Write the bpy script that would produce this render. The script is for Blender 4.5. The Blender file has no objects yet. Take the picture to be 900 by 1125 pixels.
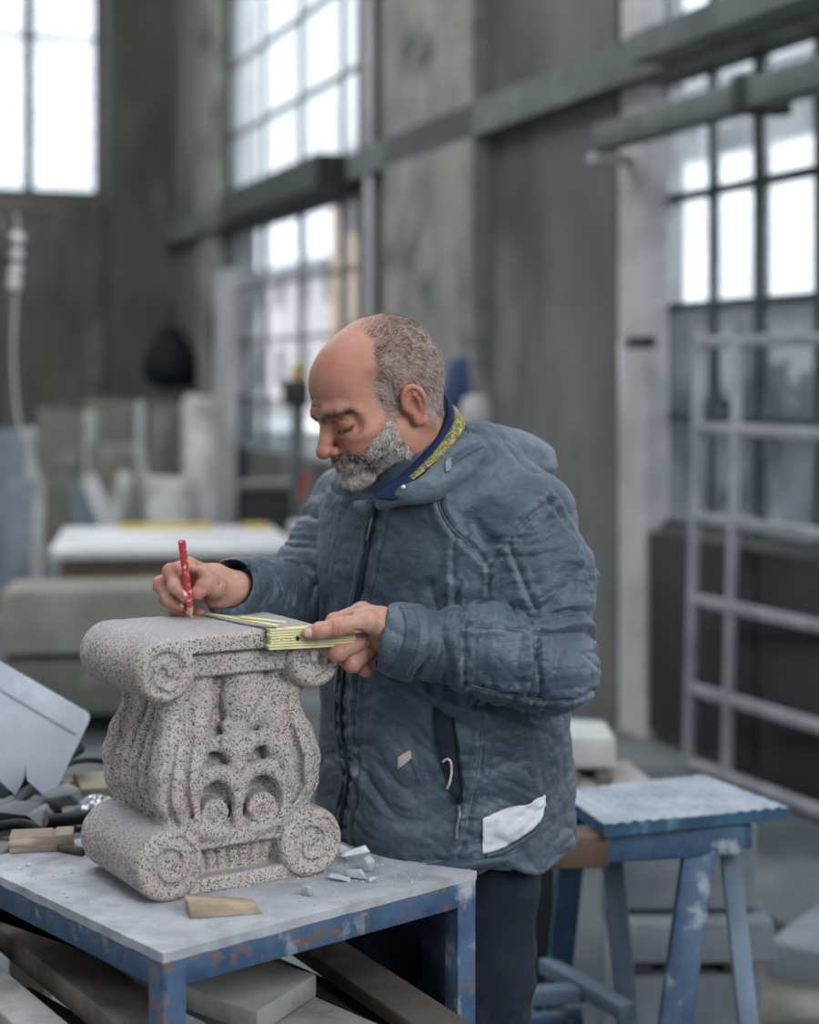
import bpy, bmesh, math, random
import numpy as np
from mathutils import Vector, Matrix
from mathutils.bvhtree import BVHTree
random.seed(7); np.random.seed(7)
R = math.radians
SC = bpy.context.scene
COL = SC.collection

# ------------------------------------------------------------------ camera
FPX = 1875.0; CH = 1.60; HY = 406.0          # focal length in px, eye height, horizon row (900x1125 frame)
cam_d = bpy.data.cameras.new('camera'); cam = bpy.data.objects.new('camera', cam_d); COL.objects.link(cam)
cam.location = (0, 0, CH); cam.rotation_euler = (R(90), 0, 0)
cam_d.sensor_fit = 'HORIZONTAL'; cam_d.sensor_width = 24.0; cam_d.lens = 50.0
cam_d.shift_y = -(562.5 - HY) / 900.0
cam_d.dof.use_dof = True; cam_d.dof.focus_distance = 2.30; cam_d.dof.aperture_fstop = 2.1
cam_d.clip_end = 300
SC.camera = cam
# ------------------------------------------------------------------ sky, light, exposure
wd = bpy.data.worlds.new('overcast_sky'); SC.world = wd; wd.use_nodes = True
bg = wd.node_tree.nodes['Background']; bg.inputs[0].default_value = (.86, .93, 1.0, 1); bg.inputs[1].default_value = 2.1
def area(name, loc, aim, sx, sy, power, col):
    l = bpy.data.lights.new(name, 'AREA'); l.shape = 'RECTANGLE'; l.size = sx; l.size_y = sy
    l.energy = power; l.color = col
    o = bpy.data.objects.new(name, l); COL.objects.link(o); o.location = loc
    o.rotation_euler = (Vector(aim) - Vector(loc)).to_track_quat('-Z', 'Y').to_euler()
    return o
area('daylight_from_side_windows', (2.7, -.6, 3.3), (-.1, 2.5, 1.0), 3.0, 2.6, 215, (.92, .96, 1.0))
area('added_fill_rear_left', (-4.6, -1.6, 3.2), (-.1, 2.5, 1.1), 3.6, 3.0, 50, (.86, .94, 1.0))  # added fill from behind left, standing in for an unseen gate
area('added_overhead_fill', (-1.2, 3.2, 6.6), (0, 2.9, 0), 3.0, 3.0, 110, (.90, .96, 1.0))  # added soft lamp overhead; the roof opening is assumed
area('added_far_bay_fill', (-3.5, 10.0, 6.6), (-2.0, 11.0, 0), 5, 5, 260, (.95, .97, 1.0))  # added lamp that brightens the far slabs and back wall
SC.view_settings.view_transform = 'Standard'; SC.view_settings.look = 'None'
SC.view_settings.exposure = 0.0; SC.view_settings.gamma = 1.0; SC.view_settings.use_curve_mapping = False
try:
    SC.cycles.use_denoising = True
    SC.cycles.max_bounces = 6; SC.cycles.diffuse_bounces = 3; SC.cycles.transparent_max_bounces = 12
    SC.cycles.sample_clamp_indirect = 5.0
    SC.cycles.caustics_reflective = False; SC.cycles.caustics_refractive = False
except Exception: pass

# ------------------------------------------------------------------ helpers
def P(px, py, Y):                       # a place in the hall from a measured row/column and its distance
    return Vector(((px - 450.0) * Y / FPX, Y, CH - (py - HY) * Y / FPX))
def lerp(a, b, t): return a + (b - a) * t
def V3(*a): return Vector(a)

def nodes_mat(name):
    m = bpy.data.materials.new(name); m.use_nodes = True
    nt = m.node_tree; b = nt.nodes['Principled BSDF']
    return m, nt, b
def N(nt, t, **kw):
    n = nt.nodes.new(t)
    for k, v in kw.items():
        if k in n.inputs: n.inputs[k].default_value = v
        else: setattr(n, k, v)
    return n
def ramp(nt, src, stops):
    r = nt.nodes.new('ShaderNodeValToRGB')
    e = r.color_ramp.elements
    while len(e) > 1: e.remove(e[-1])
    e[0].position = stops[0][0]; e[0].color = tuple(stops[0][1]) + (1,)
    for p, c in stops[1:]:
        x = e.new(p); x.color = tuple(c) + (1,)
    nt.links.new(src, r.inputs[0]); return r
def mixc(nt, fac, a, b, mode='MIX'):
    m = nt.nodes.new('ShaderNodeMix'); m.data_type = 'RGBA'; m.blend_type = mode
    for s, k in ((fac, 0), (a, 6), (b, 7)):
        if hasattr(s, 'links') or hasattr(s, 'is_linked'): nt.links.new(s, m.inputs[k])
        elif isinstance(s, (int, float)): m.inputs[k].default_value = s
        else: m.inputs[k].default_value = tuple(s) + (1,)
    return m.outputs[2]
def srgb(r, g, b):
    f = lambda c: (c / 255 / 12.92) if c <= 10 else ((c / 255 + .055) / 1.055) ** 2.4
    return (f(r), f(g), f(b))
def mk(name, c1, c2=None, scale=8, rough=.8, metal=0.0, bump=.2, bscale=60, c3=None, s3=3, lo3=.5, hi3=.65, stretch=(1, 1, 1), bdist=.002, spec=.3, detail=6, lo=.35, hi=.65, coords='Object'):
    m, nt, b = nodes_mat(name)
    tc = N(nt, 'ShaderNodeTexCoord'); mp = N(nt, 'ShaderNodeMapping'); mp.inputs['Scale'].default_value = stretch
    nt.links.new(tc.outputs[coords], mp.inputs[0])
    def noise(sc, det=detail, rgh=.6):
        n = N(nt, 'ShaderNodeTexNoise', Scale=sc, Detail=det, Roughness=rgh); nt.links.new(mp.outputs[0], n.inputs['Vector']); return n.outputs[0]
    n1 = noise(scale)
    c2 = c2 or tuple(x * .8 for x in c1)
    col = ramp(nt, n1, [(lo, c1), (hi, c2)]).outputs[0]
    if c3:
        f = ramp(nt, noise(s3), [(lo3, (0, 0, 0)), (hi3, (1, 1, 1))]).outputs[0]
        col = mixc(nt, f, col, c3)
    nt.links.new(col, b.inputs['Base Color'])
    b.inputs['Roughness'].default_value = rough; b.inputs['Metallic'].default_value = metal
    b.inputs['Specular IOR Level'].default_value = spec
    if bump:
        bp = N(nt, 'ShaderNodeBump', Strength=bump, Distance=bdist); nt.links.new(noise(bscale), bp.inputs['Height'])
        nt.links.new(bp.outputs[0], b.inputs['Normal'])
    return m

def tag(o, label=None, cat=None, group=None, kind=None):
    if label: o['label'] = label
    if cat: o['category'] = cat
    if group: o['group'] = group
    if kind: o['kind'] = kind
    return o
def thing(name, label, cat, loc=(0, 0, 0), group=None, rz=0):
    o = bpy.data.objects.new(name, None); COL.objects.link(o); o.location = loc; o.rotation_euler = (0, 0, rz)
    o.empty_display_size = .1
    return tag(o, label, cat, group)
def world_of(o):
    m = Matrix.LocRotScale(o.location, o.rotation_euler, o.scale)
    if o.parent: m = world_of(o.parent) @ o.matrix_parent_inverse @ m
    return m
def link(name, me, mat=None, parent=None, local=False, smooth=None):
    o = bpy.data.objects.new(name, me); COL.objects.link(o)
    if mat is not None and not me.materials: me.materials.append(mat)
    if parent is not None:
        o.parent = parent
        if not local: o.matrix_parent_inverse = world_of(parent).inverted()
    return o
def frame_of(d, up=(0, 0, 1)):
    z = Vector(d).normalized(); u = Vector(up)
    if abs(z.dot(u)) > .98: u = Vector((1, 0, 0)) if abs(z.x) < .9 else Vector((0, 1, 0))
    x = u.cross(z).normalized(); y = z.cross(x)
    return x, y, z
class MB:
    """collects simple solids into ONE mesh"""
    def __init__(s): s.v = []; s.f = []
    def add(s, vs, fs):
        n = len(s.v); s.v += [tuple(v) for v in vs]; s.f += [tuple(n + i for i in f) for f in fs]; return s
    def box(s, c, size, rot=None, jit=0):
        c = Vector(c); hx, hy, hz = (a / 2 for a in size); vs = []
        for z in (-hz, hz):
            for x, y in ((-hx, -hy), (hx, -hy), (hx, hy), (-hx, hy)):
                p = Vector((x, y, z)) + Vector((random.uniform(-jit, jit), random.uniform(-jit, jit), random.uniform(-jit, jit)))
                vs.append(c + (rot @ p if rot else p))
        return s.add(vs, [(3, 2, 1, 0), (4, 5, 6, 7), (0, 1, 5, 4), (1, 2, 6, 5), (2, 3, 7, 6), (3, 0, 4, 7)])
    def hexa(s, b, t):                     # bottom 4 points, top 4 points
        return s.add(list(b) + list(t), [(3, 2, 1, 0), (4, 5, 6, 7), (0, 1, 5, 4), (1, 2, 6, 5), (2, 3, 7, 6), (3, 0, 4, 7)])
    def bar(s, a, b, w, h, up=(0, 0, 1)):
        a, b = Vector(a), Vector(b); x, y, z = frame_of(b - a, up)
        q = [x * (i * w / 2) + y * (j * h / 2) for i, j in ((-1, -1), (1, -1), (1, 1), (-1, 1))]
        return s.hexa([a + k for k in q], [b + k for k in q])
    def prism(s, pts, off):                # polygon extruded by vector off
        n = len(pts); pts = [Vector(p) for p in pts]; off = Vector(off)
        vs = pts + [p + off for p in pts]
        return s.add(vs, [tuple(range(n - 1, -1, -1)), tuple(range(n, 2 * n))] + [(i, (i + 1) % n, n + (i + 1) % n, n + i) for i in range(n)])
    def tube(s, pts, r, seg=10, cap=True, flat=1.0, up=(0, 0, 1)):
        pts = [Vector(p) for p in pts]; n = len(pts); rr = r if hasattr(r, '__len__') else [r] * n
        base = len(s.v); px = None
        for i, p in enumerate(pts):
            d = (pts[min(i + 1, n - 1)] - pts[max(i - 1, 0)])
            if d.length < 1e-9: d = Vector((0, 0, 1))
            d.normalize()
            if px is None: x, y, z = frame_of(d, up)
            else:
                x = (px - d * px.dot(d)); x = x.normalized() if x.length > 1e-6 else frame_of(d)[0]; y = d.cross(x)
            px = x
            for k in range(seg):
                a = 2 * math.pi * k / seg
                s.v.append(tuple(p + x * (math.cos(a) * rr[i]) + y * (math.sin(a) * rr[i] * flat)))
        for i in range(n - 1):
            for k in range(seg):
                k2 = (k + 1) % seg
                s.f.append((base + i * seg + k, base + i * seg + k2, base + (i + 1) * seg + k2, base + (i + 1) * seg + k))
        if cap:
            s.f.append(tuple(base + k for k in range(seg - 1, -1, -1))); s.f.append(tuple(base + (n - 1) * seg + k for k in range(seg)))
        return s
    def lathe(s, prof, c=(0, 0, 0), seg=24, M=None):
        base = len(s.v); c = Vector(c)
        for r, z in prof:
            for k in range(seg):
                a = 2 * math.pi * k / seg; p = Vector((r * math.cos(a), r * math.sin(a), z))
                s.v.append(tuple(c + (M @ p if M else p)))
        for i in range(len(prof) - 1):
            for k in range(seg):
                k2 = (k + 1) % seg
                s.f.append((base + i * seg + k, base + i * seg + k2, base + (i + 1) * seg + k2, base + (i + 1) * seg + k))
        s.f.append(tuple(base + k for k in range(seg - 1, -1, -1))); s.f.append(tuple(base + (len(prof) - 1) * seg + k for k in range(seg)))
        return s
    def mesh(s, name, smooth=False):
        me = bpy.data.meshes.new(name); me.from_pydata(s.v, [], s.f); me.update()
        if smooth:
            me.shade_smooth()
            try: me.set_sharp_from_angle(angle=R(50))
            except Exception: pass
        return me
    def build(s, name, mat, parent=None, smooth=False, bevel=0, seg=2, local=False):
        o = link(name, s.mesh(name, smooth), mat, parent, local)
        if bevel:
            m = o.modifiers.new('bevel', 'BEVEL'); m.width = bevel; m.segments = seg; m.limit_method = 'ANGLE'; m.angle_limit = R(40)
            o.data.shade_smooth()
            m.harden_normals = False
        return o
def struct(mb, name, mat, **kw):
    o = mb.build(name, mat, **kw)
    if o.parent is None: o['kind'] = 'structure'
    return o
def rotm(rx, ry, rz): return Matrix.Rotation(rz, 3, 'Z') @ Matrix.Rotation(ry, 3, 'Y') @ Matrix.Rotation(rx, 3, 'X')

# ---- numpy noise
def _hash(i, j, k, seed):
    h = (i.astype(np.int64) * 374761393 + j.astype(np.int64) * 668265263 + k.astype(np.int64) * 2147483647 + seed * 974634777) & 0xffffffff
    h = ((h ^ (h >> 13)) * 1274126177) & 0xffffffff
    h = h ^ (h >> 16)
    return (h & 0xffffff).astype(np.float32) / 0x7fffff - 1.0
def vnoise(p, seed=0):                   # p: (n,3) -> -1..1
    f = np.floor(p); t = (p - f).astype(np.float32); t = t * t * (3 - 2 * t); i = f.astype(np.int64)
    out = 0
    for a in (0, 1):
        for b in (0, 1):
            for c in (0, 1):
                w = (t[:, 0] if a else 1 - t[:, 0]) * (t[:, 1] if b else 1 - t[:, 1]) * (t[:, 2] if c else 1 - t[:, 2])
                out = out + w * _hash(i[:, 0] + a, i[:, 1] + b, i[:, 2] + c, seed)
    return out
def fbm(p, seed=0, o=3):
    s = 0; a = 1.0
    for k in range(o): s = s + a * vnoise(p * (2.03 ** k) + 17.1 * k, seed + k); a *= .5
    return s / 1.75

# ---- signed-distance volume with surface nets
BIG = .05
class Vol:
    def __init__(s, lo, hi, h):
        s.h = h; s.lo = np.array(lo, np.float32)
        s.n = np.ceil((np.array(hi) - s.lo) / h).astype(int) + 1
        s.ax = [(s.lo[i] + h * np.arange(s.n[i])).astype(np.float32) for i in range(3)]
        s.f = np.full(s.n, BIG, np.float32)
    def op(s, fn, bmin, bmax, k=.004, mode='u'):
        m = k + 2.5 * s.h + .004
        i0 = [max(0, int((bmin[i] - m - s.lo[i]) / s.h)) for i in range(3)]
        i1 = [min(s.n[i], int((bmax[i] + m - s.lo[i]) / s.h) + 2) for i in range(3)]
        if any(i1[i] <= i0[i] for i in range(3)): return s
        sl = tuple(slice(a, b) for a, b in zip(i0, i1))
        X = s.ax[0][sl[0]][:, None, None]; Y = s.ax[1][sl[1]][None, :, None]; Z = s.ax[2][sl[2]][None, None, :]
        d = fn(X, Y, Z); f = s.f[sl]; k = max(k, 1e-5)
        if mode == 'u':
            hh = np.maximum(k - np.abs(f - d), 0) / k; s.f[sl] = np.minimum(f, d) - hh * hh * k * .25
        elif mode == 's':
            hh = np.maximum(k - np.abs(f + d), 0) / k; s.f[sl] = np.maximum(f, -d) + hh * hh * k * .25
        elif mode == 'i':
            s.f[sl] = np.maximum(f, d)
        return s
    def ell(s, c, r, Rm=None, k=.006, mode='u'):
        c = [float(a) for a in c]; r = [float(a) for a in (r if hasattr(r, '__len__') else (r,) * 3)]
        M = np.array(Rm, np.float32) if Rm is not None else np.eye(3, dtype=np.float32)   # columns = local axes
        def fn(X, Y, Z):
            x, y, z = X - c[0], Y - c[1], Z - c[2]
            if Rm is not None:
                a = M[0, 0] * x + M[1, 0] * y + M[2, 0] * z; b = M[0, 1] * x + M[1, 1] * y + M[2, 1] * z; e = M[0, 2] * x + M[1, 2] * y + M[2, 2] * z
            else: a, b, e = x, y, z
            k0 = np.sqrt((a / r[0]) ** 2 + (b / r[1]) ** 2 + (e / r[2]) ** 2)
            k1 = np.sqrt((a / r[0] ** 2) ** 2 + (b / r[1] ** 2) ** 2 + (e / r[2] ** 2) ** 2)
            return k0 * (k0 - 1) / np.maximum(k1, 1e-6)
        ex = [math.sqrt(sum((M[i, j] * r[j]) ** 2 for j in range(3))) for i in range(3)]
        return s.op(fn, [c[i] - ex[i] for i in range(3)], [c[i] + ex[i] for i in range(3)], k, mode)
    def cone(s, a, b, ra, rb=None, k=.006, mode='u', flat=None):   # flat=(axis vector, factor<1) thins across that axis
        rb = ra if rb is None else rb; a = [float(q) for q in a]; b = [float(q) for q in b]
        ab = [b[i] - a[i] for i in range(3)]; L = max(sum(q * q for q in ab), 1e-10)
        fx = None
        if flat: u = Vector(flat[0]).normalized(); fx = (u.x, u.y, u.z, 1.0 / flat[1] - 1.0)
        def fn(X, Y, Z):
            x, y, z = X - a[0], Y - a[1], Z - a[2]
            t = np.clip((x * ab[0] + y * ab[1] + z * ab[2]) / L, 0, 1)
            dx, dy, dz = x - t * ab[0], y - t * ab[1], z - t * ab[2]
            if fx:
                q = (dx * fx[0] + dy * fx[1] + dz * fx[2]) * fx[3]
                dx = dx + q * fx[0]; dy = dy + q * fx[1]; dz = dz + q * fx[2]
            d = np.sqrt(dx * dx + dy * dy + dz * dz) - (ra + t * (rb - ra))
            return d * (flat[1] ** .5 if flat else 1)
        m = max(ra, rb)
        return s.op(fn, [min(a[i], b[i]) - m for i in range(3)], [max(a[i], b[i]) + m for i in range(3)], k, mode)
    def path(s, pts, rr, k=.004, mode='u', flat=None):
        n = len(pts); rr = rr if hasattr(rr, '__len__') else [rr] * n
        for i in range(n - 1): s.cone(pts[i], pts[i + 1], rr[i], rr[i + 1], k, mode, flat)
        return s
    def box(s, c, half, Rm=None, rnd=.003, k=.004, mode='u'):
        c = [float(a) for a in c]; M = np.array(Rm, np.float32) if Rm is not None else np.eye(3, dtype=np.float32)
        def fn(X, Y, Z):
            x, y, z = X - c[0], Y - c[1], Z - c[2]
            q = [np.abs(M[0, j] * x + M[1, j] * y + M[2, j] * z) - (half[j] - rnd) for j in range(3)]
            o = np.sqrt(sum(np.maximum(a, 0) ** 2 for a in q))
            return o + np.minimum(np.maximum(np.maximum(q[0], q[1]), q[2]), 0) - rnd
        ex = [sum(abs(M[i, j]) * half[j] for j in range(3)) for i in range(3)]
        return s.op(fn, [c[i] - ex[i] for i in range(3)], [c[i] + ex[i] for i in range(3)], k, mode)
    def cyl(s, c, axis, r, hl, rnd=.004, k=.004, mode='u'):
        A = Vector(axis).normalized(); c = [float(q) for q in c]
        def fn(X, Y, Z):
            x, y, z = X - c[0], Y - c[1], Z - c[2]
            t = x * A.x + y * A.y + z * A.z
            rad = np.sqrt(np.maximum(x * x + y * y + z * z - t * t, 0))
            q0 = rad - (r - rnd); q1 = np.abs(t) - (hl - rnd)
            return np.sqrt(np.maximum(q0, 0) ** 2 + np.maximum(q1, 0) ** 2) + np.minimum(np.maximum(q0, q1), 0) - rnd
        m = math.hypot(r, hl)
        return s.op(fn, [c[i] - m for i in range(3)], [c[i] + m for i in range(3)], k, mode)
    def blur(s, it=1):
        for _ in range(it):
            for ax in range(3):
                f = s.f; g = f.copy()
                a = [slice(None)] * 3; b = [slice(None)] * 3; c = [slice(None)] * 3
                a[ax] = slice(0, -2); b[ax] = slice(1, -1); c[ax] = slice(2, None)
                g[tuple(b)] = .25 * f[tuple(a)] + .5 * f[tuple(b)] + .25 * f[tuple(c)]; s.f = g
        return s
    def nets(s):
        f = s.f; m = (f < 0)
        f[0] = f[-1] = np.maximum(f[0], .001); m = f < 0
        m[0] = m[-1] = False; m[:, 0] = m[:, -1] = False; m[:, :, 0] = m[:, :, -1] = False
        u = m.astype(np.uint8)
        c = u[:-1] + u[1:]; c = c[:, :-1] + c[:, 1:]; c = c[:, :, :-1] + c[:, :, 1:]
        act = (c > 0) & (c < 8); I = np.argwhere(act); idx = np.full(act.shape, -1, np.int32); idx[act] = np.arange(len(I))
        acc = np.zeros((len(I), 3), np.float32); cnt = np.zeros(len(I), np.float32)
        cor = [(a, b, e) for a in (0, 1) for b in (0, 1) for e in (0, 1)]
        fv = {q: f[I[:, 0] + q[0], I[:, 1] + q[1], I[:, 2] + q[2]] for q in cor}
        for q in cor:
            for axis in range(3):
                if q[axis]: continue
                w = list(q); w[axis] = 1; w = tuple(w)
                fa, fb = fv[q], fv[w]; cr = (fa < 0) != (fb < 0)
                t = np.where(cr, fa / np.where(cr, fa - fb, 1), 0)
                p = np.array(q, np.float32)[None, :].repeat(len(I), 0); p[:, axis] = t
                acc[cr] += p[cr]; cnt[cr] += 1
        v = s.lo + s.h * (I + acc / np.maximum(cnt, 1)[:, None])
        quads = []
        for axis in range(3):
            a1, a2 = [x for x in range(3) if x != axis]
            sa = [slice(None)] * 3; sb = [slice(None)] * 3; sa[axis] = slice(0, -1); sb[axis] = slice(1, None)
            A = m[tuple(sa)]; B = m[tuple(sb)]
            E = np.argwhere(A != B); E = E[(E[:, a1] > 0) & (E[:, a2] > 0) & (E[:, a1] < s.n[a1] - 1) & (E[:, a2] < s.n[a2] - 1)]
            def ix(o1, o2):
                q = E.copy(); q[:, a1] += o1; q[:, a2] += o2; return idx[q[:, 0], q[:, 1], q[:, 2]]
            Q = np.stack([ix(-1, -1), ix(0, -1), ix(0, 0), ix(-1, 0)], 1)
            fl = A[E[:, 0], E[:, 1], E[:, 2]]
            if axis == 1: fl = ~fl
            Q[~fl] = Q[~fl][:, ::-1]
            quads.append(Q)
        Q = np.concatenate(quads); Q = Q[(Q >= 0).all(1)]
        return v, Q
def np_mesh(name, v, Q, smooth=True):
    me = bpy.data.meshes.new(name); n = Q.shape[1]
    me.vertices.add(len(v)); me.vertices.foreach_set('co', np.asarray(v, np.float32).ravel())
    me.loops.add(Q.size); me.loops.foreach_set('vertex_index', np.ascontiguousarray(Q, dtype=np.int32).ravel())
    me.polygons.add(len(Q)); me.polygons.foreach_set('loop_start', np.arange(0, Q.size, n, dtype=np.int32)); 
    try: me.polygons.foreach_set('loop_total', np.full(len(Q), n, np.int32))
    except Exception: pass
    me.update(calc_edges=True); me.validate()
    if smooth: me.shade_smooth()
    return me
def vnormals(v, Q):
    a = v[Q[:, 0]]; b = v[Q[:, 1]]; c = v[Q[:, 2]]; d = v[Q[:, 3]] if Q.shape[1] > 3 else v[Q[:, 0]]
    fn = np.cross(c - a, d - b) if Q.shape[1] > 3 else np.cross(b - a, c - a)
    n = np.zeros_like(v)
    for j in range(Q.shape[1]): np.add.at(n, Q[:, j], fn)
    return n / np.maximum(np.linalg.norm(n, axis=1), 1e-12)[:, None]
def relax(v, Q, it=1, lam=.5):
    n = len(v); e = np.concatenate([np.stack([Q[:, j], Q[:, (j + 1) % Q.shape[1]]], 1) for j in range(Q.shape[1])])
    cnt = np.bincount(e[:, 0], minlength=n) + np.bincount(e[:, 1], minlength=n)
    for _ in range(it):
        a = np.zeros((n, 3))
        for d in range(3):
            a[:, d] = np.bincount(e[:, 0], v[e[:, 1], d], n) + np.bincount(e[:, 1], v[e[:, 0], d], n)
        v = v + lam * (a / np.maximum(cnt, 1)[:, None] - v)
    return v
def color_attr(me, name, rgb):
    a = me.color_attributes.new(name, 'FLOAT_COLOR', 'POINT')
    c = np.ones((len(me.vertices), 4), np.float32); c[:, :3] = rgb; a.data.foreach_set('color', c.ravel())
def seg_dist(v, pts):                     # distance of points to a polyline, and the arc position 0..1
    pts = np.array([tuple(p) for p in pts], np.float64); best = np.full(len(v), 1e9); arc = np.zeros(len(v))
    L = np.r_[0, np.cumsum(np.linalg.norm(pts[1:] - pts[:-1], axis=1))]
    for i in range(len(pts) - 1):
        a, b = pts[i], pts[i + 1]; ab = b - a; t = np.clip(((v - a) @ ab) / max(ab @ ab, 1e-12), 0, 1)
        d = np.linalg.norm(v - a - t[:, None] * ab, axis=1); m = d < best
        best[m] = d[m]; arc[m] = (L[i] + t[m] * (L[i + 1] - L[i])) / L[-1]
    return best, arc
def spline(pts, n=8):
    pts = [Vector(p) for p in pts]; out = []
    for i in range(len(pts) - 1):
        p0 = pts[max(i - 1, 0)]; p1 = pts[i]; p2 = pts[i + 1]; p3 = pts[min(i + 2, len(pts) - 1)]
        for j in range(n):
            t = j / n; out.append(.5 * ((2 * p1) + (p2 - p0) * t + (2 * p0 - 5 * p1 + 4 * p2 - p3) * t * t + (3 * p1 - p0 - 3 * p2 + p3) * t ** 3))
    out.append(pts[-1]); return out
def through(bvh, px, py):                 # where a measured row/column meets a surface
    o = Vector((0, 0, CH)); d = (P(px, py, 1.0) - o).normalized()
    h = bvh.ray_cast(o, d); return h[0], h[1]

# ================================================================== the hall
DW = Vector((-.3276, .9448, 0)); NW = Vector((.9448, .3276, 0)); N0 = 3.387    # along / across the window wall
def W(s, n, z): return DW * s + NW * n + Vector((0, 0, z))
def Gz(px, py, z=0.0):
    Y = (CH - z) * FPX / (py - HY); return P(px, py, Y)
RW = Matrix(((DW.x, NW.x, 0), (DW.y, NW.y, 0), (0, 0, 1)))
def wbox(mb, s0, s1, n0, n1, z0, z1, jit=0):
    return mb.box(W((s0 + s1) / 2, (n0 + n1) / 2, (z0 + z1) / 2), (s1 - s0, n1 - n0, z1 - z0), RW, jit)

conc = mk('wall_concrete', srgb(122, 121, 116), srgb(96, 96, 93), scale=1.1, rough=.95, bump=.5, bscale=9, bdist=.01, c3=srgb(72, 74, 71), s3=1.0, lo3=.50, hi3=.68, stretch=(1, 1, .6))
conc_dark = mk('column_concrete', srgb(104, 102, 96), srgb(78, 78, 75), scale=1.6, rough=.95, bump=.5, bscale=12, bdist=.01, c3=srgb(136, 134, 128), s3=1.3, lo3=.58, hi3=.75, stretch=(1, 1, .5))
conc_lite = mk('mottled_concrete', srgb(146, 143, 137), srgb(112, 111, 107), scale=2.2, rough=.95, bump=.5, bscale=12, bdist=.01, c3=srgb(74, 77, 74), s3=1.6, lo3=.52, hi3=.64)
floor_m = mk('dusty_floor', srgb(96, 101, 104), srgb(70, 75, 79), scale=1.5, rough=.8, bump=.3, bscale=20, bdist=.006, c3=srgb(122, 125, 126), s3=.8)
steel_grey = mk('grey_painted_steel', srgb(106, 110, 110), srgb(84, 88, 88), scale=5, rough=.6, bump=.1)
steel_pale = mk('pale_painted_steel', srgb(196, 192, 192), srgb(168, 165, 166), scale=3, rough=.6, bump=.1, c3=srgb(120, 118, 114), s3=2.5, lo3=.66, hi3=.8)
steel_dark = mk('dark_painted_steel', srgb(52, 58, 58), srgb(38, 42, 42), scale=5, rough=.6, bump=.1)
cladding = mk('dark_lower_panel', srgb(58, 62, 64), srgb(44, 46, 48), scale=2, rough=.8, bump=.2)

# ---- floor, ceiling
struct(MB().box(W(8, -3.5, -.05), (34, 30, .1), RW), 'floor', floor_m)
struct(wbox(wbox(wbox(MB(), -4, 18.2, -9, -3.2, 7.6, 7.8), -4, 18.2, .8, 3.9, 7.6, 7.8), 5.4, 8.2, -3.2, .8, 7.6, 7.8), 'ceiling', conc)
# ---- window wall: solid strips round two window bays
mb = MB()
BZ = 7.6
A0, A1 = 1.2, 6.62          # near bay along the wall
B0, B1 = 10.75, 14.95       # far bay
for s0, s1 in ((-4, A0), (6.95, 8.5), (B1, 18.0)): wbox(mb, s0, s1, N0, N0 + .35, 0, BZ)
for s0, s1 in ((A0, 6.95), (B0, B1)):
    wbox(mb, s0, s1, N0 + .06, N0 + .3, 0, .93); wbox(mb, s0, s1, N0, N0 + .35, 6.4, BZ)
struct(mb, 'wall_right', conc)
struct(wbox(MB(), 8.46, 9.95, N0 - .10, N0 + .35, 0, BZ), 'trim_1', conc_lite)      # mottled pillar behind the man
struct(wbox(MB(), 9.95, B0, N0 - .02, N0 + .35, 0, BZ), 'trim_2', conc_dark)
def s_on_wall0(px, n):
    q = ((px - 450) / FPX); Y = n / (.9448 * q + .3276); return Y * (-.3276 * q + .9448)
# ---- the ledge / crane beams that run across the bays
m = MB()
wbox(m, -4, 18, N0 - .10, N0 + .1, 2.84, 3.02)
o_ = struct(m, 'trim_3', steel_grey)
struct(wbox(MB(), -4, s_on_wall0(690, N0 - .26), N0 - .26, N0 + .02, 2.85, 2.965), 'trim_4', steel_grey)
struct(wbox(MB(), B0, s_on_wall0(240, N0 - .3), N0 - .3, N0 + .02, 2.80, 3.02), 'trim_5', steel_dark)
# back wall with a high window
BS = 17.6
mb = MB()
def bbox(mb, n0, n1, s0, s1, z0, z1): return wbox(mb, s0, s1, n0, n1, z0, z1)
WN0, WN1 = -8.2, 1.92 - .45
xW = lambda px: ((px - 450) / FPX)
def n_on_back(px):                        # n where a column meets the back wall plane s=BS
    q = xW(px); Y = BS / (-.3276 * q + .9448); return (.9448 * q + .3276) * Y
nL1 = n_on_back(109); nL0 = nL1 - 6.0
bbox(mb, -9, 3.4, BS, BS + .35, 0, 3.38); bbox(mb, nL1, 3.4, BS, BS + .35, 3.38, BZ); bbox(mb, -9, nL0, BS, BS + .35, 3.38, BZ); bbox(mb, nL0, nL1, BS, BS + .35, 6.6, BZ)
struct(mb, 'wall_back', conc)
struct(bbox(MB(), n_on_back(112) , n_on_back(178), BS - .5, BS + .02, 0, BZ), 'trim_6', conc_dark)
struct(bbox(MB(), n_on_back(84), n_on_back(110), BS - .25, BS + .02, 0, 3.3), 'trim_7', conc_dark)
mb = MB()
for i in range(9):
    n1 = nL1 - .35 - i * .62; bbox(mb, n1 - .5, n1, BS - .05, BS + .02, 1.0, 3.2)
struct(mb, 'trim_8', conc_dark)
mb = wbox(wbox(MB(), -4, 5.5, -9.35, -9, 0, BZ), 12, 18, -9.35, -9, 0, BZ); wbox(mb, 5.5, 12, -9.35, -9, 0, 1.2); wbox(mb, 5.5, 12, -9.35, -9, 5.6, BZ)
struct(mb, 'wall_left', conc)
mb = wbox(wbox(MB(), -4.35, -4, -9, -7.4, 0, BZ), -4.35, -4, -3.4, 3.4, 0, BZ); wbox(mb, -4.35, -4, -7.4, -3.4, 4.4, BZ)
struct(mb, 'wall_rear', conc)  # unseen, added to close off fill from behind; gap left as a gate

frame_m = mk('window_steel', srgb(74, 80, 80), srgb(60, 66, 66), scale=5, rough=.6, bump=.1)
steel_mid = mk('glare_paled_steel', srgb(140, 142, 142), srgb(112, 114, 114), scale=5, rough=.6, bump=.1)  # paler bars for the far windows, light bleeding put into the colour
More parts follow.
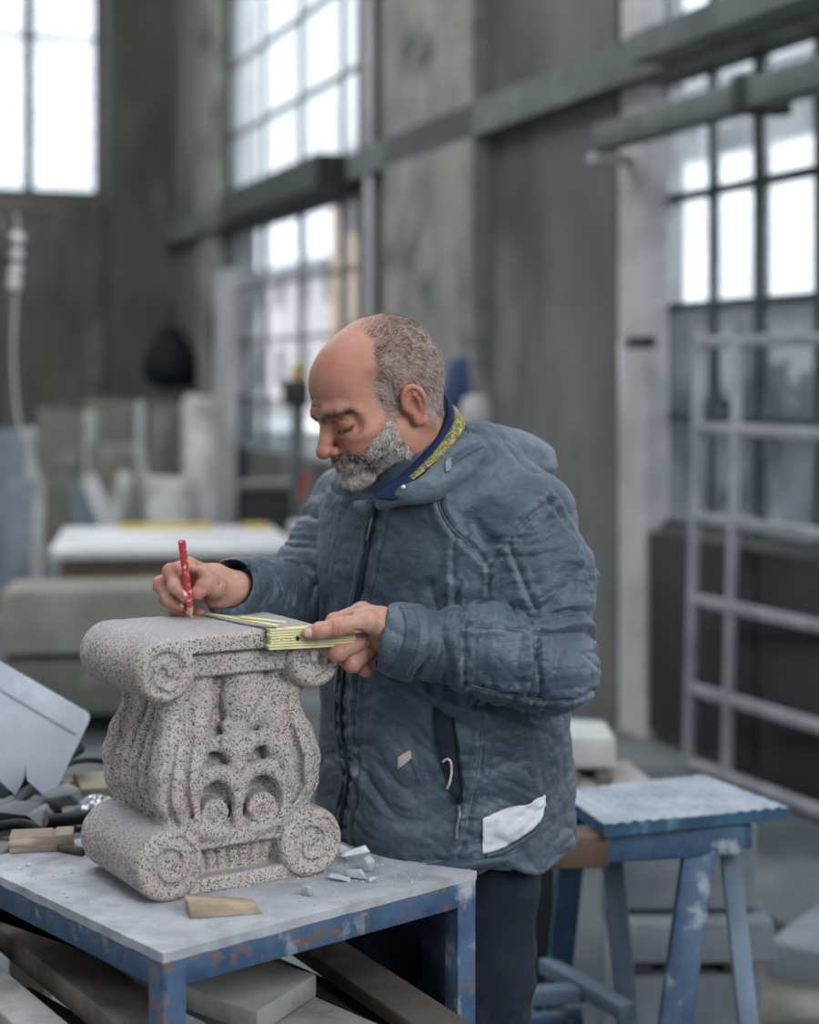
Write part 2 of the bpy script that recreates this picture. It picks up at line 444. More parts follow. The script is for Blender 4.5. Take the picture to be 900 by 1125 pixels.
# ---- windows: frame, mullions and panes each on their own
def glass(name, frost, tint, dirt=.1):
    m, nt, b = nodes_mat(name)
    out = nt.nodes['Material Output']
    tr = N(nt, 'ShaderNodeBsdfTransparent'); tr.inputs[0].default_value = tuple(tint) + (1,)
    tl = N(nt, 'ShaderNodeBsdfTranslucent'); tl.inputs[0].default_value = (.9, .93, .95, 1)
    gl = N(nt, 'ShaderNodeBsdfGlossy'); gl.inputs[1].default_value = .08; gl.inputs[0].default_value = (1, 1, 1, 1)
    n = N(nt, 'ShaderNodeTexNoise', Scale=3.0, Detail=4.0); tc = N(nt, 'ShaderNodeTexCoord'); nt.links.new(tc.outputs['Object'], n.inputs['Vector'])
    rr = ramp(nt, n.outputs[0], [(.35, (max(0, frost - dirt),) * 3), (.65, (min(1, frost + dirt),) * 3)])
    a = N(nt, 'ShaderNodeMixShader'); nt.links.new(rr.outputs[0], a.inputs[0]); nt.links.new(tr.outputs[0], a.inputs[1]); nt.links.new(tl.outputs[0], a.inputs[2])
    c = N(nt, 'ShaderNodeMixShader', Fac=.08); nt.links.new(a.outputs[0], c.inputs[1]); nt.links.new(gl.outputs[0], c.inputs[2])
    nt.links.new(c.outputs[0], out.inputs[0]); nt.nodes.remove(b)
    return m
g_clear = glass('dusty_clear_glass', .06, (.97, .98, 1)); g_frost = glass('hazy_glass', .22, (.99, .99, 1), .1); g_milk = glass('milky_glass', .5, (1, 1, 1), .1); g_low = glass('grimy_low_glass', .08, (.72, .76, .78), .06)
def window(name, at, S, Z, pane_mat, fm=None, thick=(.03,), n=N0 + .12, fw=.05, deep=.07, skip=()):
    """at(s,n,z) -> world;  S, Z: mullion positions"""
    root = thing(name, None, None, at((S[0] + S[-1]) / 2, n, Z[0])); root['kind'] = 'structure'
    fm = fm or frame_m; f = MB()
    def bx(s0, s1, z0, z1, mb, d=deep):
        c = at((s0 + s1) / 2, n, (z0 + z1) / 2); ax = (at(1, n, 0) - at(0, n, 0)).normalized(); nn = Vector((0, 0, 1)).cross(ax)
        M_ = Matrix(((ax.x, nn.x, 0), (ax.y, nn.y, 0), (0, 0, 1)))
        return mb.box(c, (abs(s1 - s0), d, z1 - z0), M_)
    bx(S[0] - fw, S[0] + fw * .3, Z[0] - fw, Z[-1] + fw, f); bx(S[-1] - fw * .3, S[-1] + fw, Z[0] - fw, Z[-1] + fw, f)
    bx(S[0], S[-1], Z[0] - fw, Z[0] + fw * .3, f); bx(S[0], S[-1], Z[-1] - fw * .3, Z[-1] + fw, f)
    f.build('window_frame', fm, root)
    for i, s in enumerate(S[1:-1]):
        t = thick[i % len(thick)]; bx(s - t / 2, s + t / 2, Z[0], Z[-1], MB(), deep * .7).build('mullion', fm, root)
    for z in Z[1:-1]: bx(S[0], S[-1], z - .017, z + .017, MB(), deep * .6).build('glazing_bar', fm, root)
    for i in range(len(S) - 1):
        for j in range(len(Z) - 1):
            if (i, j) in skip: continue
            pm = pane_mat[j % len(pane_mat)] if isinstance(pane_mat, list) else pane_mat
            bx(S[i] + .005, S[i + 1] - .005, Z[j] + .005, Z[j + 1] - .005, MB(), .006).build('pane', pm, root)
    return root
def s_on_wall(px, n=N0 + .12):
    q = xW(px); Y = n / (.9448 * q + .3276); return Y * (-.3276 * q + .9448)
SA = [s_on_wall(x) for x in (1100, 1020, 960, 903, 837, 785, 731)]
window('window_1', W, SA, [.94, 1.40, 1.87, 2.34, 2.85], [g_low, g_low, g_frost, g_frost], thick=(.03, .03, .03, .05, .022))
window('window_2', W, SA + [s_on_wall(714)], [2.985, 3.75, 4.4, 5.1, 5.8], g_frost)
SB = [s_on_wall(x) for x in (398, 378, 332, 291, 262, 245)]
window('window_3', W, SB, [3.06, 3.68, 4.3, 4.92, 5.54, 6.2], g_milk, fm=steel_mid, thick=(.025,))
window('window_4', W, SB, [.9, 1.35, 1.85, 2.3, 2.8], [g_low, g_clear, g_clear, g_clear], fm=steel_mid, thick=(.08, .06, .09, .05), skip=((0, 0), (1, 0)))
WB = lambda a, n, z: W(BS + .12, a, z)
window('window_5', WB, [n_on_back(x) for x in (-330, -230, -150, -60, 33, 108)], [3.42, 5.0, 6.6], g_frost, n=0, thick=(.09,), fw=.06)
# slit glazing beside the near bay above the crane rail, pale jamb below
j = MB(); wbox(j, s_on_wall(712, N0), s_on_wall(683, N0), N0 - .015, N0 + .1, 0, 2.66)
struct(j, 'trim_9', steel_pale)
struct(wbox(MB(), s_on_wall(726, N0 + .08), s_on_wall(712, N0 + .08), N0 + .08, N0 + .12, 0, 2.45), 'trim_10', steel_pale)
struct(wbox(MB(), s_on_wall(708, N0), s_on_wall(683, N0), N0 - .0, N0 + .1, 2.66, 6), 'trim_11', steel_pale)
struct(wbox(MB(), s_on_wall(260, N0 - .05), s_on_wall(236, N0 - .12) , N0 - .12, N0 - .05, 0, 2.45), 'trim_12', steel_pale)
struct(wbox(MB(), B1 - .1, 15.6, N0 - .05, N0 + .02, 0, BZ), 'trim_13', conc_lite)

# wall fittings
r = thing('crane_rail', 'grey steel rail fixed across the near window above the leaning grille', 'rail', W(4.2, N0 - .2, 2.6))
wbox(MB(), .5, s_on_wall0(662, N0 - .17), N0 - .22, N0 - .12, 2.545, 2.655).build('rail_beam', steel_grey, r, bevel=.008)
wbox(MB(), s_on_wall0(676, N0 - .1), s_on_wall0(668, N0 - .1), N0 - .2, N0 + .0, 2.50, 2.545).build('end_bracket', steel_pale, r, bevel=.01)
for s in (5.47, 3.6): wbox(MB(), s - .035, s + .035, N0 - .24, N0 - .02, 2.53, 2.67).build('rail_clip', steel_dark, r, bevel=.005)
o = MB().tube([W(10.35, N0 - .06, 0.02), W(10.35, N0 - .06, 7.4)], .035, 12).build('wall_conduit', steel_pale, smooth=True)
tag(o, 'pale vertical conduit pipe running up the dark pillar', 'pipe')
# latch and dark plate on the pale post
r = thing('post_latch', 'small dark latch fitted on the pale post by the window', 'latch', W(s_on_wall(705, N0), N0 - .1, 1.74))
wbox(MB(), s_on_wall(714, N0 - .1), s_on_wall(692, N0 - .1), N0 - .115, N0 - .07, 1.69, 1.74).build('latch_plate', steel_dark, r, bevel=.005)
MB().tube([W(6.62, N0 - .13, 1.55), W(6.62, N0 - .13, 1.73)], .014, 8).build('latch_handle', mk('worn_chrome', srgb(220, 220, 220), rough=.15, metal=1, bump=0), r, smooth=True)

# ---- outside
ext_pale = mk('outside_render', srgb(205, 196, 190), srgb(185, 180, 176), scale=.6, rough=.9, bump=0)
ext_warm = mk('sunlit_ochre_render', srgb(226, 190, 150), srgb(215, 170, 125), scale=.6, rough=.9, bump=0)  # ochre render with sunlit warmth put into its colour
leafm = mk('evergreen_leaf', srgb(54, 66, 58), srgb(34, 44, 40), scale=4, rough=.8, bump=0)
struct(MB().box(W(10, 22.5, -.2), (70, 37.4, .3), RW), 'floor_outside', mk('yard_ground', srgb(120, 120, 116), srgb(96, 98, 94), scale=1, rough=.9))
def far_house(name, label, s0, s1, n0, n1, h, mat, seed):
    r = thing(name, label, 'building', W((s0 + s1) / 2, n0, 0)); rnd = random.Random(seed)
    wbox(MB(), s0, s1, n0, n1, 0, h).build('wall', mat, r)
    wbox(MB(), s0 - .3, s1 + .3, n0 - .3, n1 + .3, h, h + .25).build('roof', steel_grey, r)
    k = int((s1 - s0) / 2.4)
    for i in range(k):
        for z in ([1.0] if h < 4 else [1.0, 3.6]):
            s = s0 + (i + .5) * (s1 - s0) / k; wbox(MB(), s - .45, s + .45, n0 - .04, n0 + .02, z, z + 1.3).build('window', steel_dark, r)
    return r
far_house('workshop_building', 'long pale rendered building outside beyond the near window', 12, 44, 15, 19, 2.5, ext_pale, 1)
hp = P(364, HY, 26.0); hs = hp.xy.to_3d().dot(DW); hn_ = hp.xy.to_3d().dot(NW)
far_house('ochre_building', 'ochre rendered building glimpsed outside through the far window', hs - 3, hs, hn_, hn_ + 1.3, 4.2, ext_warm, 2)
far_house('storage_building', 'low pale shed outside beyond the far window', 46, 60, 14, 18, 4.6, ext_pale, 3)
def bush(name, label, c, rx, rz, seed):
    rnd = random.Random(seed); r = thing(name, label, 'tree', c)
    MB().tube([c, c + Vector((0, 0, rz * .8))], [.09, .04], 6).build('trunk', conc_dark, r)
    m = MB()
    for i in range(900):
        th = rnd.uniform(0, 6.283); u = rnd.uniform(-1, 1); q = rnd.random() ** .4; w = math.sqrt(1 - u * u)
        p = c + Vector((math.cos(th) * w * rx * q, math.sin(th) * w * rx * q, rz * (.95 + .9 * u * q)))
        a = Vector((rnd.uniform(-1, 1), rnd.uniform(-1, 1), rnd.uniform(-1, 1))).normalized() * .16; b = a.cross(Vector((rnd.uniform(-1, 1), .3, .5))).normalized() * .09
        m.add([p - a, p + b, p + a, p - b], [(0, 1, 2, 3)])
    m.build('foliage', leafm, r)['kind'] = 'stuff'
for i, (px, Y, rx, rz, lab) in enumerate(((800, 11.5, .75, .75, 'dark bushy evergreen outside behind the middle of the leaning grille'), (885, 9.6, .8, .85, 'largest dark evergreen outside at the edge of the near window'), (748, 13.5, .45, .55, 'smallest dark shrub outside beside the window jamb'))):
    bush('evergreen_tree', lab, P(px, HY, Y) * 1 - Vector((0, 0, CH)), rx, rz, i + 5)
# eave over the yard window
r = thing('yard_canopy', 'flat grey canopy on posts in the yard outside the near window', 'canopy', W(12, 8, 0))
wbox(MB(), 6, 20.5, 6.9, 9.2, 3.90, 3.98).build('canopy_sheet', mk('canopy_grey', srgb(200, 200, 205), rough=.6, bump=0), r)
for s_ in (6.3, 20.2):
    for n_ in (7.0, 9.1): MB().tube([W(s_, n_, 0), W(s_, n_, 3.9)], .05, 8).build('canopy_post', steel_grey, r)

# ================================================================== things in the background
stone_lt = mk('sawn_granite', srgb(196, 196, 194), srgb(140, 141, 138), scale=5, rough=.85, bump=.3, bscale=70, c3=srgb(196, 196, 194), s3=2)
stone_dk = mk('dusty_slab_face', srgb(108, 106, 98), srgb(84, 84, 78), scale=3, rough=.9, bump=.3, c3=srgb(128, 126, 118), s3=3)
stone_blue = mk('bluish_slab', srgb(120, 130, 138), srgb(92, 102, 110), scale=4, rough=.8, bump=.3)
rust = mk('rusty_frame', srgb(104, 84, 72), srgb(74, 66, 62), scale=9, rough=.8, bump=.3, c3=srgb(108, 84, 68), s3=12)
white_top = mk('white_worktop', srgb(226, 226, 226), srgb(200, 200, 204), scale=2, rough=.5, bump=.1)
wood = mk('worn_plank', srgb(136, 132, 124), srgb(104, 102, 98), scale=5, rough=.8, bump=.5, bscale=30, stretch=(.25, 3, 3), c3=srgb(84, 80, 76), s3=5)

# white-topped table
t = thing('white_topped_table', 'long white-topped table on a rusty frame in the background', 'table', P(190, 640, 9.0) * 1)
zt = .70
a, b, c, d = Gz(47, 597, zt), Gz(322, 605 - 12, zt), Gz(300, 578, zt), Gz(70, 579, zt)
a = Gz(55, 604, zt); b = Gz(330, 600, zt)
MB().hexa([a - V3(0, 0, .05), b - V3(0, 0, .05), c - V3(0, 0, .05), d - V3(0, 0, .05)], [a, b, c, d]).build('tabletop', white_top, t, bevel=.006)
MB().bar(lerp(a, b, .05) + V3(0, .06, -.1), lerp(a, b, .95) + V3(0, .06, -.1), .06, .1).build('front_rail', rust, t)
for q, g in ((.06, .08), (.92, .08)):
    f = lerp(a, b, q) + V3(0, .06, 0); k = lerp(d, c, q) - V3(0, .06, 0)
    for p in (f, k): MB().bar(V3(p.x, p.y, 0), V3(p.x, p.y, zt - .05), .06, .06, (0, 1, 0)).build('leg', rust, t)
MB().bar(V3(lerp(a, b, .06).x, a.y + .1, .3), V3(lerp(a, b, .92).x, b.y + .1, .3), .04, .05).build('stretcher', rust, t)
o = MB().bar(lerp(d, c, .28) + V3(0, -.1, .012), lerp(d, c, .72) + V3(0, -.1, .012), .09, .022).build('yellow_level', mk('yellow_paint', srgb(225, 190, 60), bump=0, rough=.5), bevel=.004)
tag(o, 'yellow strip lying along the back edge of the white table', 'level')
o = MB().bar(lerp(d, c, .86) + V3(0, -.1, .012), lerp(d, c, .99) + V3(0, -.1, .012), .09, .022).build('yellow_rule', mk('ochre_paint', srgb(215, 185, 90), bump=0, rough=.5), bevel=.004)
tag(o, 'short yellow strip on the far corner of the white table', 'ruler')

# two big stone blocks, one on the other
def block(name, label, cat, f0, f1, depth, z0, z1, mat, group=None, bev=.015, jit=.012, tilt=0):
    """box with its lower front edge from f0 to f1 (floor points)"""
    f0 = Vector((f0.x, f0.y, 0)); f1 = Vector((f1.x, f1.y, 0)); u = (f1 - f0).normalized(); v = Vector((-u.y, u.x, 0))
    c = (f0 + f1) / 2 + v * depth / 2 + Vector((0, 0, (z0 + z1) / 2))
    M_ = Matrix(((u.x, v.x, 0), (u.y, v.y, 0), (0, 0, 1)))
    o = MB().box(V3(0, 0, 0), ((f1 - f0).length, depth, z1 - z0), M_, jit)
    o = o.build(name, mat, bevel=bev, seg=3); o.location = c
    return tag(o, label, cat, group)
fa, fb = Gz(4, 812), Gz(200, 806)
for k, x in enumerate((.1, .65)): block('timber_bearer', ('dark timber bearer under the outer end of the stacked stone blocks', 'dark timber bearer under the inner end of the stacked stone blocks')[k], 'timber', lerp(fa, fb, x), lerp(fa, fb, x + .18), .5, 0, .09, mk('dark_bearer%d' % k, srgb(52, 50, 48)), bev=.004)
block('stone_block', 'big weathered stone block, lower of the two stacked in the background', 'stone block', fa, fb, .55, .10, .335, stone_dk, 'big blocks in the background')
block('stone_block', 'pale-topped stone block, upper of the two stacked in the background', 'stone block', fa + V3(-.01, .01, 0), fb + V3(-.03, 0, 0), .52, .355, .63, mk('pale_block', srgb(150, 148, 138), srgb(122, 120, 112), scale=3, bump=.4, rough=.9), 'big blocks in the background')

# leaning slabs: (px of the lit narrow edge bottom/top, face side, heights)
def slab(name, label, base_l, base_r, top_l, top_r, th, mat, group='stone slabs leaning at the back'):
    """leaning slab: four front corner points, thickness goes away from the viewer/left"""
    n = (base_r - base_l).cross(top_l - base_l).normalized(); off = n * th * (-1 if n.y < 0 else 1)
    o = MB().prism([base_l, base_r, top_r, top_l], off).build(name, mat, bevel=.006)
    return tag(o, label, 'stone slab', group)
def FP(px, py, Y): return P(px, py, Y)
def fl(px, Y): p = P(px, 500, Y); p.z = 0.0; return p
SL = [
 ('tall dusty slab with a pale sawn edge, tallest of the leaning slabs', 40, 92, 447, 452, 11.3, .12, stone_dk, 2),
 ('wide bluish slab leaning furthest to the side wall', -60, 28, 475, 470, 12.4, .06, stone_blue, 0),
 ('narrow pale slab leaning in front at the picture edge', 4, 34, 523, 527, 9.6, .05, stone_blue, 6),
 ('grey slab tilted sideways with a pale edge behind the white table', 108, 160, 487, 488, 10.9, .10, stone_dk, -26),
 ('small pale slab standing behind the middle of the white table', 162, 202, 522, 524, 10.2, .12, stone_lt, 0),
 ('low bluish slab leaning between the tall slab and the tilted slab', 84, 118, 525, 560, 10.6, .08, stone_blue, -14),
 ('dark tall slab against the back wall under the dark sack', 165, 200, 440, 442, 13.6, .08, conc_dark, 0),
 ('pale narrow slab leaning by the pale post', 203, 228, 432, 436, 13.2, .08, stone_lt, 0),
 ('broad dim slab against the back wall beside the tall slab', 92, 150, 436, 440, 14.6, .08, conc_dark, 0),
]
for lab, x0, x1, yt0, yt1, Y, th, mt, sk in SL:
    bl, br = fl(x0 + sk * -.5, Y - .35), fl(x1 + sk * -.5, Y - .35)
    tl, tr = FP(x0 + sk * .5, yt0, Y), FP(x1 + sk * .5, yt1, Y)
    slab('stone_slab', lab, bl, br, tl, tr, th, mt)
    # sawn pale edge strip
    e = MB().prism([br + V3(-.0, -.004, 0), br + V3(.055, .03, 0), tr + V3(.055, .03, 0), tr + V3(0, -.004, 0)], V3(0, th, 0)).build('sawn_edge', stone_lt, COL.objects[-1] if False else [o for o in COL.objects if o.name.startswith('stone_slab')][-1])
# crossed pale offcuts under/behind the table
for k, (x0, y0, x1, y1, Y, lab) in enumerate(((96, 522, 128, 600, 10.1, 'pale batten crossing behind the white table, leaning one way'), (140, 520, 118, 600, 10.0, 'pale batten crossing behind the white table, leaning the other way'), (60, 655, 58, 600, 9.9, 'short pale post standing under the white table'), (168, 650, 178, 590, 9.9, 'pale offcut leaning under the white table near its middle'), (215, 655, 222, 600, 9.9, 'pale offcut leaning under the white table near its far leg'))):
    a = P(x0, y0, Y); b = P(x1, y1, Y); lowp, hip = (a, b) if a.z < b.z else (b, a)
    dirn = (lowp - hip); t_ = hip.z / max(hip.z - lowp.z, .01); base = hip + dirn * t_
    tag(MB().bar(base, hip, .09, .05, (0, 1, 0)).build('stone_offcut', stone_lt, bevel=.004), lab, 'offcut', 'offcuts behind the white table')
# bin by the far window
r = thing('grey_bin', 'dark grey box bin standing under the far window', 'bin', fl(297, 10.6))
c0 = fl(297, 10.8)
m = MB(); m.hexa([c0 + V3(x, y, 0) for x, y in ((-.15, -.2), (.15, -.2), (.15, .2), (-.15, .2))], [c0 + V3(x, y, .85) for x, y in ((-.17, -.22), (.17, -.22), (.17, .22), (-.17, .22))])
m.build('bin_body', steel_dark, r, bevel=.01)
MB().box(c0 + V3(0, 0, .87), (.38, .48, .05)).build('bin_rim', steel_grey, r, bevel=.01)
# dark bundle hanging on the wall
r = thing('hanging_sack', 'dark rounded sack hanging on the back wall above the slabs', 'sack', P(187, 430, 16.2))
m = MB(); pr = [(.02, .34), (.10, .30), (.17, .18), (.25, .02), (.27, -.1), (.22, -.22), (.08, -.28)]
m.lathe(pr[::-1], P(187, 395, 16.2), 20); o = m.build('sack_body', mk('black_sack', srgb(20, 26, 28), bump=.6, bscale=9, bdist=.03), r, smooth=True)
MB().tube([P(187, 366, 16.3), P(188, 340, 16.9), P(189, 332, 17.4)], .02, 6).build('hook_strap', steel_dark, r, smooth=True)
# blue cloth and pale round on pillar ledge behind the head
r = thing('work_cloth', 'blue work cloth hanging on the pillar behind the man head', 'cloth', P(510, 440, 9.0))
m = MB(); pp = []
c = P(511, 412, 9.2); 
m.lathe([(.03, .10), (.08, .08), (.10, 0), (.13, -.14), (.10, -.2)][::-1], c, 14)
m.build('cloth_body', mk('blue_cloth', srgb(58, 78, 112), bump=.6, bscale=20, bdist=.02), r, smooth=True)
MB().tube([c + V3(0, 0, .1), c + V3(.01, .0, .22)], .012, 6).build('hook', steel_dark, r)
o = MB().lathe([(.03, -.1), (.07, -.08), (.085, 0), (.06, .07), (.02, .085)], P(523, 452, 8.7), 16).build('hard_hat', steel_pale, smooth=True); tag(o, 'small pale rounded hat hanging under the blue cloth', 'hat')
# hose / cable with a pale cover at the edge of the picture
cordm = mk('pale_cord', srgb(186, 184, 184), bump=.1, rough=.5)
r = thing('hanging_hose', 'pale coiled air hose hanging down at the picture edge', 'hose', P(20, 560, 8.0))
pts = spline([P(18, 235, 8), P(20, 265, 8), P(17, 330, 8), P(15, 400, 8), P(22, 470, 8), P(40, 515, 8), P(46, 560, 8), P(44, 625, 8.0), P(46, 812, 8.0)], 6)
MB().tube(pts, .010, 8).build('hose_line', cordm, r, smooth=True)
for yy in (262, 280, 298, 312): MB().lathe([(.02, -.03), (.034, -.015), (.034, .015), (.02, .03)], P(19 - (yy - 262) * .06, yy, 8), 12).build('hose_coupling', mk('shiny_sleeve', srgb(235, 230, 230), rough=.3, bump=0, spec=.6), r, smooth=True)
r = thing('hose_reel', 'grey rounded hose reel housing at the picture edge', 'reel', P(-8, 262, 8))
MB().lathe([(.02, -.06), (.12, -.06), (.15, -.02), (.15, .03), (.1, .07), (.02, .09)], P(-10, 262, 8), 24, Matrix.Rotation(R(70), 3, 'Y')).build('reel_housing', steel_grey, r, smooth=True)
MB().tube([P(-10, 245, 8), P(-10, -60, 8)], .015, 6).build('suspension_rod', steel_dark, r)
# gadget hung in the far window
r = thing('machine_stand', 'small dark machine head with an amber cap on a pole by the far window', 'machine', P(325, 440, 10.4))
MB().box(P(325, 432, 10.4), (.16, .14, .16)).build('machine_body', steel_dark, r, bevel=.02)
MB().lathe([(.03, -.06), (.05, 0), (.03, .07)], P(328, 412, 10.4), 14).build('amber_cap', mk('amber', srgb(190, 160, 90), bump=0), r, smooth=True)
MB().tube([P(325, 440, 10.4), V3(P(325, 440, 10.4).x, 10.4, 0)], .03, 8).build('stand_pole', steel_grey, r, smooth=True)
MB().lathe([(.14, 0), (.14, .03), (.03, .05)], V3(P(325, 440, 10.4).x, 10.4, 0), 16).build('stand_foot', steel_dark, r, smooth=True)
r = thing('red_lever_pump', 'small pump with a red lever beside the man shoulder', 'pump', P(335, 545, 9.9))
bx_ = P(336, 560, 9.9); 
MB().box(V3(bx_.x, 9.9, .36), (.2, .2, .72)).build('pump_body', steel_pale, r, bevel=.02)
MB().tube([P(330, 545, 9.9), P(338, 518, 9.9)], .012, 8).build('lever', mk('red_lever', srgb(190, 60, 50), bump=0), r, smooth=True)

# ---- leaning grille on the near window side
gd = Vector((-.413, .911, 0)).normalized()
def gp(px, py, tilt=.0):                  # on the grille plane
    q = (px - 450) / FPX; g0 = Vector((1.10, 6.78, 0)); nn = Vector((gd.y, -gd.x, 0))
    d = Vector((q, 1, -(py - HY) / FPX)); tl = nn.copy(); tl.z = -.035; 
    t = (g0 - Vector((0, 0, CH))).dot(tl) / d.dot(tl); return Vector((0, 0, CH)) + d * t
gm = mk('galvanised_tube', srgb(172, 172, 176), srgb(140, 141, 146), scale=6, rough=.5, bump=.1, metal=.2)
r = thing('steel_grille', 'tall welded steel grille leaning under the near window', 'grille', gp(760, 838))
def dz(p, z): p = p.copy(); p.z = z; return p
xs = [gp(756, 838), gp(798, 858)]
sp = (xs[1] - xs[0]); sp.z = 0; sp = sp.length
og = Vector((xs[0].x, xs[0].y, .02)); gz = Vector((.02, .035 * 0, 1)); gvec = -gd
toph = gp(763, 375).z
lean = Vector((gd.y, -gd.x, 0)) * -.0 + Vector((.012, 0, 0))
for s in (0, sp, sp + 1.25, sp + 2.0):
    MB().bar(og + gvec * s, og + gvec * s + V3(.05, .02, toph), .035, .035, gd).build('upright_bar', gm, r, bevel=.005)
for yy in (838, 755, 657, 567, 469, 376):
    h = gp(758, yy).z; h = max(h, .03); q = h / toph
    MB().bar(og + V3(.05, .02, 0) * q + V3(0, 0, h - .02), og + V3(.05, .02, 0) * q + V3(0, 0, h - .02) + gvec * (sp + 2.0), .03, .045).build('cross_bar', gm, r, bevel=.005)
# dark radiator boards under the near window
for k in range(6):
    s0 = 1.25 + k * .9; wbox(MB(), s0, s0 + .87, N0 + .0, N0 + .055, .06, .90).build('lower_panel', cladding, bevel=.006)['kind'] = 'structure'

# ================================================================== blue steel workbench
TZ = .913
bench_top = mk('dusty_board', srgb(176, 178, 184), srgb(150, 152, 158), scale=16, rough=.85, bump=.5, bscale=120, c3=srgb(132, 126, 124), s3=11, lo3=.52, hi3=.72)
def worn_blue(name, rustlo=.54):
    m, nt, b = nodes_mat(name)
    tc = N(nt, 'ShaderNodeTexCoord')
    n1 = N(nt, 'ShaderNodeTexNoise', Scale=14.0, Detail=8.0, Roughness=.65); nt.links.new(tc.outputs['Object'], n1.inputs['Vector'])
    n2 = N(nt, 'ShaderNodeTexNoise', Scale=30.0, Detail=8.0, Roughness=.7); nt.links.new(tc.outputs['Object'], n2.inputs['Vector'])
    n3 = N(nt, 'ShaderNodeTexNoise', Scale=9.0, Detail=6.0, Roughness=.6); mp = N(nt, 'ShaderNodeMapping'); mp.inputs['Location'].default_value = (3, 5, 7)
    nt.links.new(tc.outputs['Object'], mp.inputs[0]); nt.links.new(mp.outputs[0], n3.inputs['Vector'])
    base = ramp(nt, n1.outputs[0], [(.4, srgb(46, 70, 100)), (.6, srgb(66, 92, 120))]).outputs[0]
    f1 = ramp(nt, n2.outputs[0], [(rustlo, (0, 0, 0)), (rustlo + .05, (1, 1, 1))]).outputs[0]
    c = mixc(nt, f1, base, srgb(98, 84, 82))
    f2 = ramp(nt, n3.outputs[0], [(.55, (0, 0, 0)), (.62, (1, 1, 1))]).outputs[0]
    c = mixc(nt, f2, c, srgb(150, 158, 166))
    nt.links.new(c, b.inputs['Base Color']); b.inputs['Roughness'].default_value = .55
    bp = N(nt, 'ShaderNodeBump', Strength=.3, Distance=.001); nt.links.new(n2.outputs[0], bp.inputs['Height']); nt.links.new(bp.outputs[0], b.inputs['Normal'])
    return m
blue_m = worn_blue('chipped_blue_paint')
TC0 = Vector((-.290, 2.008, 0)); TU = Vector((.756, .655, 0)); TV = Vector((-.655, .756, 0)); TL, TD = .505, .50
def T(u, v, z): return TC0 + TU * u + TV * v + Vector((0, 0, z))
RT = Matrix(((TU.x, TV.x, 0), (TU.y, TV.y, 0), (0, 0, 1)))
r = thing('workbench', 'small blue steel workbench with a dusty board top under the carved capital', 'workbench', T(TL / 2, TD / 2, 0))
m = MB(); m.box(T(TL / 2, TD / 2, TZ - .006), (TL, TD, .012), RT)
o = m.build('tabletop', bench_top, r); 
def rough_top(o, cuts=60, amp=.0015):
    bm = bmesh.new(); bm.from_mesh(o.data); bmesh.ops.subdivide_edges(bm, edges=bm.edges, cuts=cuts, use_grid_fill=True)
    bm.normal_update(); pv = np.array([v.co[:] for v in bm.verts]); nn = fbm(pv * 40, 3) * amp
    c = fbm(pv * 90, 9) * amp
    for v, a, q in zip(bm.verts, nn, c):
        v.co += v.normal * (a if abs(v.normal.z) < .9 else a * .25)
        v.co.z += -abs(q) * 1.2 if v.normal.length and abs(v.normal.z) < .9 and v.normal.z > .2 else 0
    bm.to_mesh(o.data); bm.free(); o.data.update()
rough_top(o, 40, .0018)
def angle_bar(a, b, name='frame_rail'):
    m = MB(); m.bar(a + V3(0, 0, -.0285), b + V3(0, 0, -.0285), .006, .033); return m.build(name, blue_m, r, bevel=.0015)
e = .004
for a, b in (((0, e), (TL, e)), ((e, 0), (e, TD)), ((TL - e, 0), (TL - e, TD)), ((0, TD - e), (TL, TD - e))):
    angle_bar(T(a[0], a[1], TZ), T(b[0], b[1], TZ))
for u, v in ((0, 0), (TL, 0), (0, TD), (TL, TD)):
    su = 1 if u == 0 else -1; sv = 1 if v == 0 else -1; m = MB()
    m.box(T(u + su * .017, v + sv * .003, (TZ - .02) / 2), (.032, .005, TZ - .022), RT); m.box(T(u + su * .003, v + sv * .017, (TZ - .02) / 2), (.005, .032, TZ - .022), RT)
    m.box(T(u + su * .018, v + sv * .018, (TZ - .02) / 2), (.026, .026, TZ - .026), RT)
    m.build('leg', blue_m, r, bevel=.0015)
MB().box(T(TL / 2, TD / 2, .15), (TL - .03, TD - .03, .012), RT).build('lower_shelf', steel_dark, r)

# ---- planks under the bench top, lying on a timber stack
plank_m = mk('grey_weathered_plank', srgb(150, 149, 146), srgb(112, 110, 108), scale=3, rough=.9, bump=.6, bscale=24, bdist=.003, stretch=(1, 1, 1), c3=srgb(96, 90, 86), s3=7, lo3=.5, hi3=.7)
plank_d = mk('brown_weathered_plank', srgb(92, 82, 74), srgb(64, 58, 54), scale=5, rough=.9, bump=.6, bscale=24, bdist=.003, c3=srgb(120, 112, 104), s3=6)
def plank(label, p0, p1, p2, length, th, mat, group='planks piled under the workbench', side=1):
    """p0,p1: ends of the sawn end edge (top), p2: direction point"""
    d = (p2 - p0).normalized() * length
    o = MB().prism([p0, p1, p1 + d, p0 + d], V3(0, 0, -th)).build('plank', mat, bevel=.003)
    return tag(o, label, 'plank', group)
zz = .80
plank('pale wide plank whose sawn end sticks out under the front rail of the workbench', Gz(283, 1112, zz), Gz(348, 1070, zz), Gz(0, 1014, zz), .62, .03, plank_m)
zz = .765
plank('pale plank lying lowest beside the protruding plank end', Gz(352, 1160, zz), Gz(420, 1126, zz), Gz(120, 1050, zz), .9, .03, plank_m)
zz = .80
plank('grey-brown plank crossing steeply under the near end of the workbench', Gz(150, 1140, zz), Gz(185, 1108, zz), Gz(0, 1020, zz), .6, .035, plank_d)
zz = .76
plank('dark brown board slanting away under the bench toward the man legs', Gz(300, 1020, zz), Gz(345, 1012, zz), Gz(505, 1160, zz), .85, .022, plank_d)
zz = .79
